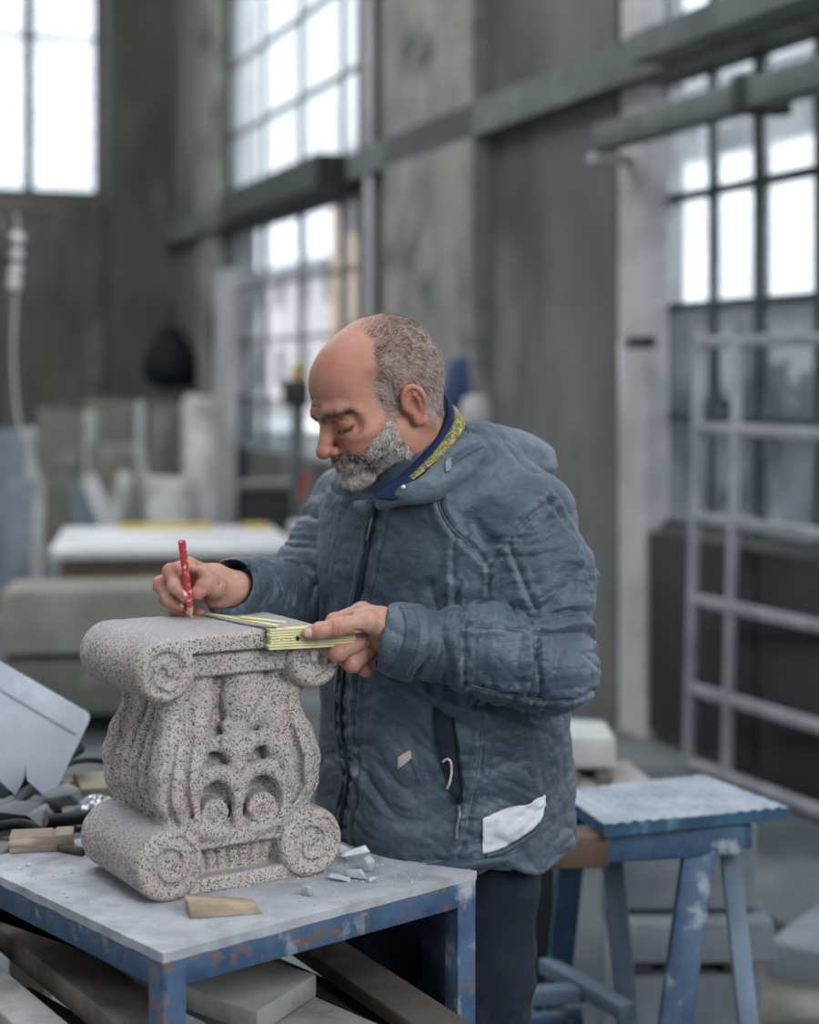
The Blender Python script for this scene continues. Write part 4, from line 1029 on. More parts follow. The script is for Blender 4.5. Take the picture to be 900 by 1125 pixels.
# ---------------- head
def head():
    V = Vol((-.100, -.135, -.215), (.100, .140, .138), .0016)
    V.ell((0, -.016, .036), (.077, .098, .090), None, .01)
    V.ell((0, .040, .040), (.063, .054, .060), None, .03)
    V.ell((0, .040, -.020), (.061, .050, .066), None, .025)
    V.ell((0, .025, -.062), (.056, .058, .046), None, .025)
    for s in (-1, 1):
        V.ell((s * .050, .000, -.058), (.017, .034, .034), None, .022)
        V.ell((s * .046, .060, -.024), (.020, .023, .016), None, .020)
        V.ell((s * .034, .068, -.048), (.020, .020, .022), None, .018)
    V.ell((0, .074, -.100), (.026, .022, .020), None, .024)
    V.ell((0, .078, -.068), (.032, .022, .024), None, .016)
    # brow
    for s in (-1, 1):
        V.path([(s * .006, .088, .016), (s * .022, .0895, .022), (s * .040, .080, .022), (s * .054, .064, .012)], [.0075, .0085, .0080, .0070], .014)
        V.ell((s * .033, .0945, -.002), (.019, .014, .0125), None, .012, 's')          # socket
        V.ell((s * .055, .078, .000), (.010, .012, .018), None, .012, 's')             # temple hollow edge
        V.ell((s * .032, .0745, .000), (.0145, .0135, .0130), None, .005)              # lidded eye
        V.path([(s * .019, .0865, -.007), (s * .026, .0885, -.0095), (s * .034, .0880, -.0095), (s * .044, .0810, -.007), (s * .049, .0745, -.0045)], .0016, .0015, 's')   # lid slit
        V.path([(s * .018, .087, .008), (s * .028, .0905, .0095), (s * .040, .0855, .0085), (s * .050, .075, .003)], .0016, .003, 's')    # crease over the lid
        V.path([(s * .022, .084, -.0155), (s * .034, .082, -.0185), (s * .046, .074, -.015)], .0042, .007)      # bag
        for dz in (0, .0045, -.004): V.path([(s * .052, .0735, -.003 + dz), (s * .061, .062, -.005 + dz * 2.2)], .0010, .002, 's')
        V.ell((s * .072, .035, .030), (.008, .025, .022), None, .02, 's')              # temple
    # nose
    V.path([(0, .086, .014), (0, .096, -.004), (0, .106, -.020), (0, .113, -.031)], [.0085, .0085, .0098, .0112], .012)
    V.ell((0, .1165, -.0355), (.0125, .0115, .0115), None, .008)
    for s in (-1, 1):
        V.ell((s * .0135, .1010, -.0395), (.0082, .0115, .0085), None, .005)
        V.ell((s * .0065, .1065, -.0485), (.0040, .0060, .0040), None, .002, 's')
        V.path([(s * .0205, .094, -.033), (s * .0215, .0955, -.041), (s * .019, .094, -.047)], .0016, .003, 's')
        V.path([(s * .020, .090, -.036), (s * .029, .0885, -.051), (s * .036, .079, -.068), (s * .037, .070, -.082)], .0030, .009, 's')
    V.ell((0, .099, -.048), (.006, .008, .005), None, .006)
    # mouth
    V.path([(-.024, .0865, -.0700), (-.010, .0965, -.0645), (0, .0980, -.0655), (.010, .0965, -.0645), (.024, .0865, -.0700)], [.003, .0052, .0048, .0052, .003], .005)
    V.path([(-.022, .0860, -.0745), (-.008, .0950, -.0785), (.008, .0950, -.0785), (.022, .0860, -.0745)], [.003, .0062, .0062, .003], .005)
    V.path([(-.027, .0860, -.0735), (-.012, .0990, -.0712), (0, .1020, -.0712), (.012, .0990, -.0712), (.027, .0860, -.0735)], .0018, .002, 's')
    V.path([(-.018, .092, -.090), (0, .098, -.089), (.018, .092, -.090)], .0045, .009, 's')
    V.ell((0, .0815, -.103), (.020, .016, .015), None, .012)
    # forehead lines
    for z, y in ((.034, .0965), (.046, .0955), (.058, .0905)):
        pts = [(x, y - 2.6 * x * x / .09 * .55 + .0012, z + .0012 * math.sin(x * 190 + z * 300)) for x in np.linspace(-.046, .046, 13)]
        V.path(pts, .0007, .003, 's')
    # frown between the brows
    for s in (-1, 1): V.path([(s * .005, .0965, .012), (s * .006, .0975, .024)], .0009, .003, 's')
    # ears
    for s in (-1, 1):
        e = lambda x, y, z: (s * x, -.012 + (y + .012) * .86, -.032 + (z + .032) * .86)
        V.ell(e(.0755, -.012, -.006), (.0085, .0145, .0240), rotm(R(-8), 0, s * R(-16)), .004)
        hel = [e(.0765, .004, -.008), e(.079, .0055, .006), e(.0825, .000, .020), e(.086, -.012, .0265), e(.089, -.0235, .020), e(.0905, -.0285, .006), e(.0885, -.027, -.008), e(.084, -.0195, -.021), e(.0795, -.012, -.030)]
        V.path(spline(hel, 3), .0036, .002)
        V.path([e(.081, -.006, .013), e(.085, -.016, .012), e(.0862, -.0205, .001), e(.084, -.017, -.012), e(.081, -.010, -.019)], [.0022, .003, .0032, .003, .0028], .002)
        V.ell(e(.0800, -.010, -.0305), (.0055, .0085, .0085), None, .004)
        V.ell(e(.0850, -.0085, -.0055), (.0065, .0065, .0110), None, .002, 's')
        V.ell(e(.0790, .0015, -.0095), (.0040, .0045, .0060), None, .003)
    # neck
    a, b2 = toH(NB + V3(0, 0, -.02)), Vector((0, -.022, -.045))
    V.cone(b2, a, .057, .066, .03)
    V.cone((0, .010, -.075), toH(NB + FW * .020), .038, .05, .03)
    for s in (-1, 1):
        V.path([(s * .062, -.028, -.040), tuple(toH(NB + FW * .062 + LT * .020 * s))], [.014, .012], .012)
        # skin folds on the neck
        for k in range(3):
            V.path([(s * (.060 - .004 * k), -.035 + .012 * k, -.080 - .014 * k), (s * .050, .012 + .01 * k, -.098 - .010 * k), (s * .030, .040, -.112 - .008 * k)], .0016, .006, 's')
    v, Q = V.nets(); v = relax(v.astype(np.float64), Q, 1, .35)
    n = vnormals(v, Q)
    v += n * (fbm(v * 260, 3, 2) * .00022 + fbm(v * 38, 4, 2) * .0007)[:, None]
    return v, Q
hv, hQ = head(); hn = vnormals(hv, hQ)
def deform(p):
    q = np.array(p, np.float64); y = q[:, 1]; z = q[:, 2]
    w = np.clip((y + .01) / .05, 0, 1) * (z > -.14); w = w * w * (3 - 2 * w)
    q[:, 2] = np.where(z < -.008, z + w * .21 * np.minimum(-.008 - z, .12), z)
    b = np.clip(-y / .02, 0, 1) * np.clip((z + .09) / .05, 0, 1); q[:, 1] = y * (1 - .07 * b) - .16 * np.maximum(y - .096, 0)
    return q
def gs(v, c, r): c = np.array(c); r = np.array(r if hasattr(r, '__len__') else (r,) * 3); return np.exp(-(((v - c) / r) ** 2).sum(1))
def sm(x, a, b): t = np.clip((x - a) / (np.asarray(b) - a), 0, 1); return t * t * (3 - 2 * t)
va = hv.copy(); va[:, 0] = np.abs(va[:, 0]); X_, Y_, Z_ = va[:, 0], va[:, 1], va[:, 2]
nzv = fbm(hv * 55, 11, 3); nzf = fbm(hv * 260, 12, 2)
# where hair grows
def hair_mask(x, y, z, jt):
    line = np.interp(z, [-.03, -.013, 0, .013, .045, .08, .12], [.020, .026, .032, .036, .029, .014, .003]) + jt * .010
    side = sm(line - y, -.003, .008) * sm(z, -.060, -.030) * np.maximum(sm(z, -.012, -.002), np.maximum(sm(y, .014, .020), sm(-y, .020, .030))) * (1 - sm(z, .10, .125) * .25)
    side *= 1 - sm(y, -.003, .001) * (1 - sm(z, -.004, .012)) * (1 - sm(y, .002, .010)) * 0
    top = sm(y, .02, -.03) * 0
    bald = gs(np.stack([x, y, z], 1), (0, .01, .125), (.050, .052, .05)) * .62
    nape = sm(-y, .055, .07) * sm(z, -.085, -.06)
    return np.clip(np.maximum(side, nape) - bald, 0, 1)
def beard_mask(x, y, z, jt):
    # cheek line from sideburn to mouth corner
    top = np.interp(y, [.0, .02, .035, .05, .065, .08], [-.030, -.012, -.020, -.031, -.041, -.052]) + jt * .005
    m = sm(top - z, -.004, .007) * sm(y, .004 + .012 * sm(z, -.075, -.05), .020 + .012 * sm(z, -.075, -.05)) * sm(z - (y * .35), -.158, -.135)
    mous = sm(z, -.0665, -.0625) * sm(-.0455 - z, 0, .004) * sm(y, .070, .080) * (1 - sm(x, .034, .040))
    m = np.maximum(m, mous)
    lips = np.clip(1.4 * gs(np.stack([x, y, z], 1), (0, .097, -.0735), (.021, .02, .0070)), 0, 1)
    return np.clip(m * (1 - lips), 0, 1)
hm = hair_mask(X_, Y_, Z_, nzv); bmk = beard_mask(X_, Y_, Z_, nzv)
ear = gs(va, (.086, -.013, -.004), (.010, .022, .034)); hm *= 1 - np.clip(ear * 1.8, 0, 1)
hm *= 1 - sm(X_, .0795, .083)
def C(r, g, b): return np.array(srgb(r, g, b))
def skin_color(v, n, redmask, base=(172, 124, 104)):
    c = np.tile(C(*base), (len(v), 1))
    c = c * (1 + .10 * fbm(v * 40, 21, 3)[:, None]) ; c = c * (1 + .07 * fbm(v * 330, 22, 2)[:, None])
    red = C(168, 88, 78)
    return c + (red - c) * np.clip(redmask, 0, .9)[:, None]
red = .75 * gs(va, (0, .118, -.036), (.018, .02, .018)) + .55 * gs(va, (.042, .070, -.034), (.020, .025, .018)) + .55 * ear + .35 * gs(va, (.03, .07, .09), (.04, .05, .05)) + .30 * gs(va, (.06, -.01, -.11), (.05, .05, .04)) + .12 * sm(nzv, 0, .6) + .4 * gs(va, (.03, .085, .0), (.02, .012, .010))
hc = skin_color(hv, hn, red)
hc = hc + (C(150, 78, 72) - hc) * (np.clip(1.3 * gs(va, (0, .097, -.0735), (.022, .015, .0065)), 0, .8) * (1 - bmk))[:, None]
hc = hc + (C(112, 96, 90) - hc) * (hm * .62)[:, None]
hc = hc + (C(122, 108, 104) - hc) * (bmk * .7)[:, None]
sp = sm(fbm(hv * 480, 31, 1), .45, .62) * (1 - hm) * sm(Z_, .02, .06); hc = hc + (C(160, 100, 84) - hc) * (sp * .3)[:, None]
hw = deform(hv) @ RHn.T + np.array(HC)

# ---------------- hands
def hand(joints, palm, extra, lo, hi, h=.0012):
    V = Vol(lo, hi, h)
    for c, r, M_, k in palm: V.ell(c, r, M_, k)
    for chain in joints:
        pts = [P(*j[:3]) for j in chain]; rr = [j[3] for j in chain]
        V.path(pts, rr, .0035)
        for i in range(1, len(pts) - 1):                      # knuckles
            V.ell(pts[i], rr[i] * 1.07, None, .004)
    extra(V)
    v, Q = V.nets(); return relax(v.astype(np.float64), Q, 1, .4), Q
# his right hand with the pencil
RWp = P(258, 647, 2.445)
RHJ = [
 [(226, 632, 2.43, .016), (207, 622, 2.408, .0118), (187.5, 628, 2.388, .0105), (192, 644, 2.377, .0094), (202.5, 655.5, 2.374, .0078)],
 [(226, 636, 2.44, .016), (200, 628, 2.425, .0115), (176, 642, 2.405, .0105), (186, 658, 2.392, .0092), (199, 667, 2.388, .0076)],
 [(228, 642, 2.45, .015), (200, 636, 2.440, .011), (182.5, 658, 2.424, .0095), (192, 669, 2.410, .0085), (205.5, 674.5, 2.400, .0072)],
 [(232, 648, 2.455, .015), (207, 645, 2.452, .010), (196, 665, 2.436, .0085), (208, 672, 2.424, .0078), (220, 674.0, 2.412, .0068)],
 [(250, 650, 2.435, .019), (236, 644, 2.402, .0155), (225, 643, 2.388, .0118), (216.5, 652, 2.380, .0100)],
]
def ex_r(V):
    V.path([P(258, 646, 2.44), P(275, 648, 2.48), P(292, 652, 2.54)], [.025, .027, .032], .012)
    V.ell(P(240, 660, 2.43), (.020, .017, .012), None, .010)
    V.path([P(214, 626, 2.392), P(224, 628, 2.388), P(233, 634, 2.392)], [.006, .007, .009], .008)     # web of the thumb
    V.ell(P(213, 634, 2.380), (.0030, .008, .0065), None, .004, 's')
    V.path([P(229, 636.5, 2.377), P(233, 641, 2.377), P(233, 648, 2.381)], .0008, .002, 's')
    V.path([P(236, 631, 2.385), P(240, 640, 2.388), P(241, 650, 2.395)], .0009, .003, 's')
    V.path([P(244, 630, 2.395), P(247, 642, 2.40), P(246, 656, 2.405)], .0009, .003, 's')
    for q in ((184, 636, 2.378), (187, 639, 2.374)): V.path([P(q[0] - 6, q[1] + 2, q[2] + .004), P(*q), P(q[0] + 6, q[1] - 4, q[2] + .002)], .0006, .002, 's')
rv, rQ = hand(RHJ, [(P(230, 636, 2.432), (.030, .024, .022), rotm(0, R(-18), 0), .010), (P(244, 646, 2.432), (.022, .020, .024), None, .01)], ex_r,
              tuple(P(160, 700, 2.34) - V3(0, 0, 0)), tuple(V3(P(296, 600, 2.57).x + .02, 2.60, P(296, 595, 2.40).z + .01)))
LHJ = [
 [(424, 686, 2.345, .016), (398, 673, 2.352, .0138), (368, 683, 2.347, .0112), (353, 697, 2.333, .0096), (347, 706, 2.322, .0082)],
 [(426, 694, 2.345, .016), (409, 697, 2.338, .0138), (371, 717, 2.303, .0118), (361, 709, 2.322, .0100), (362, 701, 2.332, .0086)],
 [(428, 702, 2.350, .016), (414, 709, 2.345, .0130), (387, 729, 2.320, .0112), (374, 722, 2.338, .0094), (371, 712, 2.345, .0082)],
 [(430, 712, 2.352, .015), (421, 719, 2.352, .0115), (402, 735, 2.342, .0098), (390, 731, 2.354, .0084), (384, 722, 2.358, .0074)],
 [(430, 694, 2.325, .020), (404, 683, 2.298, .0135), (370, 689, 2.281, .0122), (352, 693, 2.276, .0108), (341, 696, 2.276, .0098)],
]
def ex_l(V):
    V.path([P(442, 698, 2.335), P(462, 704, 2.332), P(486, 710, 2.33)], [.028, .027, .031], .014)
    V.path([P(392, 676, 2.315), P(408, 676, 2.318), P(424, 680, 2.325)], [.009, .012, .015], .010)
    for x in (364, 370, 376): V.path([P(x, 680, 2.272), P(x + 1.5, 687, 2.267), P(x + .5, 694, 2.270)], .0007, .0025, 's')
    V.path([P(385, 690, 2.28), P(396, 693, 2.285), P(404, 699, 2.30)], .0012, .004, 's')
    for x in (398, 404): V.path([P(x, 700, 2.318), P(x + 7, 712, 2.318), P(x + 8, 722, 2.325)], .0008, .004, 's')
    # tendons over the back of the hand
    V.path([P(400, 671, 2.338), P(420, 672, 2.325), P(438, 684, 2.32)], [.004, .004, .004], .008)
lv, lQ = hand(LHJ, [(P(419, 692, 2.337), (.030, .020, .026), rotm(0, R(10), 0), .010), (P(432, 702, 2.335), (.022, .021, .027), None, .01)], ex_l,
              tuple(V3(P(325, 700, 2.3).x, 2.245, P(400, 750, 2.30).z)), tuple(V3(P(490, 700, 2.33).x + .01, 2.40, P(400, 648, 2.34).z)))
def hand_color(v, tips):
    n = None; rm = np.zeros(len(v))
    for t, r_ in tips: rm += .75 * gs(v, tuple(t), r_)
    c = skin_color(v, n, rm + .15 * sm(fbm(v * 70, 41, 2), 0, .7), (178, 136, 118))
    dust = sm(fbm(v * 130, 44, 3), .15, .6); return c + (C(186, 172, 164) - c) * (dust * .4)[:, None]
rc = hand_color(rv, [(P(*j[k][:3]), .013) for j in RHJ for k in (2, 4 if len(j) > 4 else 3)])
lc = hand_color(lv, [(P(*j[k][:3]), .013) for j in LHJ for k in (2, 4)])
# dark mark on the thumb tip
mk_ = gs(rv, tuple(P(216.3, 650, 2.368)), .0022); rc = rc * (1 - .8 * np.clip(mk_ * 1.5, 0, 1))[:, None]

# ---------------- skeleton of torso and limbs
LS, LE, LW = P(572, 568, 2.44), P(606, 733, 2.35), P(450, 702, 2.332)
RS, RE, RWr = P(388, 560, 2.70), P(322, 668, 2.63), P(262, 647, 2.46)
PC = V3(.052, 2.560, 0)
def body_low():
    V = Vol((-.30, 2.28, .02), (.36, 2.86, 1.50), .009)
    V.cone(PC + V3(0, 0, .92), PC + V3(0, 0, 1.05), .13, .125, .03, flat=((FW.x, FW.y, 0), .8))
    V.cone(PC + V3(0, 0, 1.05), V3(NB.x + .012, NB.y + .01, 1.36), .125, .125, .03, flat=((FW.x, FW.y, 0), .8))
    V.cone(V3(NB.x + .01, NB.y + .01, 1.36), NB, .10, .058, .03)
    V.path([V3(NB.x, NB.y, 1.42), LS, LE], [.06, .055, .042], .03); V.path([LE, LW, P(476, 706, 2.332)], [.04, .026, .03], .01)
    V.path([V3(NB.x, NB.y, 1.42), RS, RE], [.06, .055, .042], .03); V.path([RE, P(285, 650, 2.52)], [.04, .028], .01)
    for s, hip, knee, ank in LEGS:
        V.path([hip, knee, ank], [.085, .055, .04], .03); V.cone(ank, ank + FW * .13 + V3(0, 0, -.035), .04, .03, .01)
    v, Q = V.nets(); return v.astype(np.float64), Q
hipL, hipR = PC + LT * .078 + V3(0, 0, .88), PC - LT * .092 + V3(0, 0, .88)
LEGS = [(1, hipL, PC + LT * .075 + FW * .00 + V3(0, 0, .48), PC + LT * .105 - FW * .03 + V3(0, 0, .09)),
        (-1, hipR, PC - LT * .125 + FW * .01 + V3(0, 0, .48), PC - LT * .15 - FW * .02 + V3(0, 0, .09))]
bv_, bQ = body_low()
allv = np.concatenate([hw, rv, lv, bv_]); offs = np.cumsum([0, len(hw), len(rv), len(lv)])
allQ = np.concatenate([hQ, rQ + offs[1], lQ + offs[2], bQ + offs[3]])
me = np_mesh('person', allv, allQ)
color_attr(me, 'tone', np.concatenate([hc, rc, lc, np.tile(C(190, 148, 130), (len(bv_), 1))]))
skin, nt, b = nodes_mat('skin')
at = N(nt, 'ShaderNodeAttribute'); at.attribute_name = 'tone'; nt.links.new(at.outputs['Color'], b.inputs['Base Color'])
b.inputs['Roughness'].default_value = .52; b.inputs['Specular IOR Level'].default_value = .35
b.inputs['Subsurface Weight'].default_value = .18; b.inputs['Subsurface Radius'].default_value = (.012, .004, .002); b.inputs['Subsurface Scale'].default_value = .35
tc = N(nt, 'ShaderNodeTexCoord'); n_ = N(nt, 'ShaderNodeTexNoise', Scale=420.0, Detail=3.0); nt.links.new(tc.outputs['Object'], n_.inputs['Vector'])
bp = N(nt, 'ShaderNodeBump', Strength=.28, Distance=.0006); nt.links.new(n_.outputs[0], bp.inputs['Height']); nt.links.new(bp.outputs[0], b.inputs['Normal'])
person = link('person', me, skin)
tag(person, 'balding man with a grey beard in a blue padded jacket, marking the capital', 'person')

# ---------------- hair, beard, brows
def strands(name, pts, nrm, flow, length, width, curl, cols, seg=3, lift=.35, seed=1):
    rg = np.random.RandomState(seed); n = len(pts)
    L = length * rg.uniform(.6, 1.3, n); d = flow + rg.normal(0, curl, (n, 3)); d -= nrm * (d * nrm).sum(1)[:, None]; d /= np.maximum(np.linalg.norm(d, axis=1), 1e-6)[:, None]
    side = np.cross(d, nrm); side += rg.normal(0, .5, (n, 3)); side /= np.linalg.norm(side, axis=1)[:, None]
    vs = np.zeros((n, seg * 2 + 1, 3)); bend = rg.normal(0, curl, (n, 3))
    for k in range(seg + 1):
        t = k / seg; c = pts + d * (L * t)[:, None] + nrm * (L * (lift * t - lift * .45 * t * t) + .0001)[:, None] + bend * (L * t * t * .35)[:, None]
        if k < seg: vs[:, 2 * k] = c - side * (width * (1 - t * .6)) / 2; vs[:, 2 * k + 1] = c + side * (width * (1 - t * .6)) / 2
        else: vs[:, 2 * seg] = c
    base = np.arange(n)[:, None] * (2 * seg + 1); Q = []
    for k in range(seg - 1): Q.append(base + np.array([[2 * k, 2 * k + 1, 2 * k + 3, 2 * k + 2]]))
    Q = np.concatenate(Q); T_ = base + np.array([[2 * seg - 2, 2 * seg - 1, 2 * seg]])
    T4 = np.concatenate([T_, T_[:, 2:3]], 1)
    me = bpy.data.meshes.new(name)
    fl_ = [tuple(q) for q in Q.tolist()] + [tuple(q) for q in T_.tolist()]
    me.from_pydata(vs.reshape(-1, 3).tolist(), [], fl_); color_attr(me, 'tone', np.repeat(cols, 2 * seg + 1, 0)); me.shade_smooth()
    return me
hairm, nt, b = nodes_mat('hair_strands'); at = N(nt, 'ShaderNodeAttribute'); at.attribute_name = 'tone'
nt.links.new(at.outputs['Color'], b.inputs['Base Color']); b.inputs['Roughness'].default_value = .45; b.inputs['Specular IOR Level'].default_value = .4
def sample(mask, n, seed):
    rg = np.random.RandomState(seed); q = hv[hQ]; ar = np.linalg.norm(np.cross(q[:, 2] - q[:, 0], q[:, 3] - q[:, 1]), axis=1)
    w = ar * mask[hQ].mean(1); w /= w.sum(); i = rg.choice(len(hQ), n, p=w); u, v_ = rg.rand(n, 1), rg.rand(n, 1)
    a = q[i]; p = (a[:, 0] * (1 - u) + a[:, 1] * u) * (1 - v_) + (a[:, 3] * (1 - u) + a[:, 2] * u) * v_
    return p, hn[hQ[i, 0]]
def mixcol(n, dark, light, f, seed):
    rg = np.random.RandomState(seed); m = (rg.rand(n) < f)[:, None]; c = np.where(m, C(*dark)[None], C(*light)[None]); return c * rg.uniform(.75, 1.2, (n, 1))
def put(me, name, nm=None):
    v = np.zeros(len(me.vertices) * 3, np.float32); me.vertices.foreach_get('co', v); v = deform(v.reshape(-1, 3)).astype(np.float32) @ RHn.T.astype(np.float32) + np.array(HC, np.float32)
    me.vertices.foreach_set('co', v.ravel()); me.update(); return link(name, me, hairm, person)
# scalp hair: swept back and down
p, n = sample(hm ** 1.3, 17000, 5)
fl_ = np.tile(np.array([0, -.55, -.15]), (len(p), 1)); fl_[:, 2] -= sm(.07 - p[:, 2], 0, .06) * .8; fl_ += np.stack([fbm(p * 60, 51, 2), fbm(p * 60, 52, 2), fbm(p * 60, 53, 2)], 1) * .55
df = .34 + .45 * sm(p[:, 2], .03, .09) * sm(-p[:, 1] + .06, 0, .06) + .8 * fbm(p * 110, 55, 2)
rg = np.random.RandomState(3); isd = rg.rand(len(p)) < df
cols = np.where(isd[:, None], C(52, 42, 38)[None], C(180, 171, 164)[None]) * rg.uniform(.6, 1.25, (len(p), 1))
ho = put(strands('hair', p, n, fl_, .0078, .00040, .35, cols, lift=.30, seed=2), 'hair')
# beard
p, n = sample(bmk ** 1.5, 15000, 6)
fl_ = np.tile(np.array([0, .10, -.8]), (len(p), 1)); fl_[:, 1] += .35 * (p[:, 1] < .06); fl_ += np.stack([fbm(p * 70, 61, 2), fbm(p * 70, 62, 2), fbm(p * 70, 63, 2)], 1) * .6
ax = np.abs(p[:, 0]); mo = (p[:, 2] > -.068) & (p[:, 1] > .07)
fl_[mo] = np.array([0, .1, -.75]); fl_[mo, 0] = np.sign(p[mo, 0]) * .55
chk = np.exp(-(((p[:, 1] - .060) / .020) ** 2 + ((p[:, 2] + .078) / .025) ** 2))
df = .16 + .50 * chk + .42 * mo + .8 * fbm(p * 120, 66, 2); rg = np.random.RandomState(4); isd = rg.rand(len(p)) < df
cols = np.where(isd[:, None], C(50, 42, 40)[None], C(226, 220, 214)[None]) * rg.uniform(.6, 1.15, (len(p), 1))
bo = put(strands('beard', p, n, fl_, .0096, .00042, .55, cols, lift=.6, seed=3), 'beard')
# eyebrows and lashes
hbvh = BVHTree.FromPolygons([tuple(x) for x in hv.tolist()], hQ.tolist())
def onh(pts): return [hbvh.find_nearest(q)[0] for q in spline([Vector(p_) for p_ in pts], 5)]
for s in (-1, 1):
    d, arc = seg_dist(hv, onh([(s * .008, .100, .012), (s * .018, .100, .018), (s * .030, .096, .021), (s * .042, .088, .020), (s * .054, .074, .012)]))
    m_ = np.exp(-(d / .0040) ** 2) * (d < .009)
    p, n = sample(m_ + 1e-9, 520, 8 + s); f_ = np.tile(np.array([s * .8, -.2, -.05]), (len(p), 1))
    put(strands('eyebrow', p, n, f_, .0075, .00034, .35, mixcol(len(p), (62, 50, 46), (120, 108, 100), .75, 5), lift=.3, seed=9), 'eyebrow')
    d, arc = seg_dist(hv, onh([(s * .019, .0865, -.007), (s * .026, .0885, -.0095), (s * .034, .0880, -.0095), (s * .044, .0810, -.007), (s * .049, .0745, -.0045)]))
    m_ = (d < .0022).astype(float); 
    if m_.sum() > 3:
        p, n = sample(m_ + 1e-12, 160, 12 + s); f_ = np.tile(np.array([s * .15, .5, -.9]), (len(p), 1))
        put(strands('eyelashes', p, n, f_, .0052, .00030, .2, mixcol(len(p), (40, 34, 32), (60, 50, 48), .8, 6), lift=.9, seed=10), 'eyelashes')
# nails
nail_m, nt, b = nodes_mat('fingernail'); b.inputs['Base Color'].default_value = (*srgb(196, 160, 150), 1); b.inputs['Roughness'].default_value = .3
pbvh = BVHTree.FromPolygons([tuple(x) for x in allv.tolist()], allQ.tolist())
def nail(px, py, w, h, ang=0, name='fingernail'):
    g = 7; vs = []; fs = []
    for i in range(g):
        for j in range(g):
            a = (i / (g - 1) - .5) * 2; b_ = (j / (g - 1) - .5) * 2
            k = math.sqrt(max(0, 1 - (abs(b_) ** 3) * .7)); x, y = a * w / 2 * k, b_ * h / 2
            xx = px + x * math.cos(ang) - y * math.sin(ang); yy = py + x * math.sin(ang) + y * math.cos(ang)
            c, n_ = through(pbvh, xx, yy)
            if c is None: return
            vs.append(c + n_ * (.0007 - .0006 * (abs(b_) ** 4)))
    for i in range(g - 1):
        for j in range(g - 1): fs.append((i * g + j, (i + 1) * g + j, (i + 1) * g + j + 1, i * g + j + 1))
    me = bpy.data.meshes.new(name); me.from_pydata([tuple(v) for v in vs], [], fs); me.shade_smooth(); o = link(name, me, nail_m, person); o.modifiers.new('s', 'SOLIDIFY').thickness = .0006
nail(338.5, 695.5, 9, 10, .1); nail(203, 652, 4.5, 7, -.3); nail(200, 664.5, 4.5, 6, -.6); nail(206, 673, 4, 5, -.8)

# ================================================================== jacket
jk, nt, b = nodes_mat('padded_blue_cloth')
tc = N(nt, 'ShaderNodeTexCoord')
def nz(sc, det=6, rg=.6, st=(1, 1, 1), loc=(0, 0, 0)):
    mp = N(nt, 'ShaderNodeMapping'); mp.inputs['Scale'].default_value = st; mp.inputs['Location'].default_value = loc; nt.links.new(tc.outputs['Object'], mp.inputs[0])
    n = N(nt, 'ShaderNodeTexNoise', Scale=sc, Detail=float(det), Roughness=rg); nt.links.new(mp.outputs[0], n.inputs['Vector']); return n.outputs[0]
c0 = ramp(nt, nz(6), [(.35, srgb(40, 55, 69)), (.65, srgb(54, 71, 86))]).outputs[0]
f = ramp(nt, nz(13, 9, .7), [(.50, (0, 0, 0)), (.72, (.45, .45, .45))]).outputs[0]
c1 = mixc(nt, f, c0, srgb(98, 114, 126))
at = N(nt, 'ShaderNodeAttribute'); at.attribute_name = 'dust'; sp2 = N(nt, 'ShaderNodeSeparateColor'); nt.links.new(at.outputs['Color'], sp2.inputs[0])
ml = N(nt, 'ShaderNodeMath', operation='MULTIPLY'); nt.links.new(sp2.outputs[0], ml.inputs[0]); rr = ramp(nt, nz(45, 9, .75), [(.35, (.2, .2, .2)), (.65, (1, 1, 1))]); nt.links.new(rr.outputs[0], ml.inputs[1])
c2 = mixc(nt, ml.outputs[0], c1, srgb(124, 136, 146))
f = ramp(nt, nz(150, 4, .6), [(.70, (0, 0, 0)), (.76, (.6, .6, .6))]).outputs[0]
c3 = mixc(nt, f, c2, srgb(150, 160, 168))
nt.links.new(c3, b.inputs['Base Color']); b.inputs['Roughness'].default_value = .50; b.inputs['Specular IOR Level'].default_value = .45
b.inputs['Sheen Weight'].default_value = .15
bp = N(nt, 'ShaderNodeBump', Strength=.75, Distance=.0050); nt.links.new(nz(30, 6, .6, (1, 1, 1.8)), bp.inputs['Height'])
bp2 = N(nt, 'ShaderNodeBump', Strength=.25, Distance=.0005); nt.links.new(nz(500, 3), bp2.inputs['Height']); nt.links.new(bp.outputs[0], bp2.inputs['Normal']); nt.links.new(bp2.outputs[0], b.inputs['Normal'])

TZs = np.array([.845, .87, .93, 1.00, 1.10, 1.20, 1.30, 1.38, 1.43, 1.47, 1.51])
Ta_ = np.array([.200, .206, .207, .200, .197, .198, .200, .190, .165, .112, .075])
Tb_ = np.array([.160, .166, .170, .165, .158, .152, .145, .132, .118, .098, .075])
Tcx = np.array([.052, .052, .052, .052, .050, .046, .040, .032, .026, .020, .014])
Tcy = np.array([2.562, 2.562, 2.562, 2.562, 2.558, 2.553, 2.547, 2.540, 2.533, 2.526, 2.52])
def torso(X, Y, Z):
    a, b2, cx, cy = (np.interp(Z, TZs, t) for t in (Ta_, Tb_, Tcx, Tcy))
    u = (X - cx) * LT.x + (Y - cy) * LT.y; w = (X - cx) * FW.x + (Y - cy) * FW.y
    k = (np.abs(u / a) ** 2.35 + np.abs(w / b2) ** 2.35) ** (1 / 2.35)
    d = (k - 1) * np.minimum(a, b2) * .95
    return np.maximum(d, np.maximum(.902 - Z, Z - 1.50)).astype(np.float32)
LA = [P(520, 515, 2.50), LS, lerp(LS, LE, .5) + V3(.006, 0, 0), LE, lerp(LE, LW, .45) + V3(0, 0, .006), LW + (LE - LW) * .04]
LAr = [.055, .070, .0665, .064, .062, .0455]
RA = [P(430, 520, 2.62), RS, RE, lerp(RE, RWr, .6), RWr + V3(-.004, -.012, 0)]
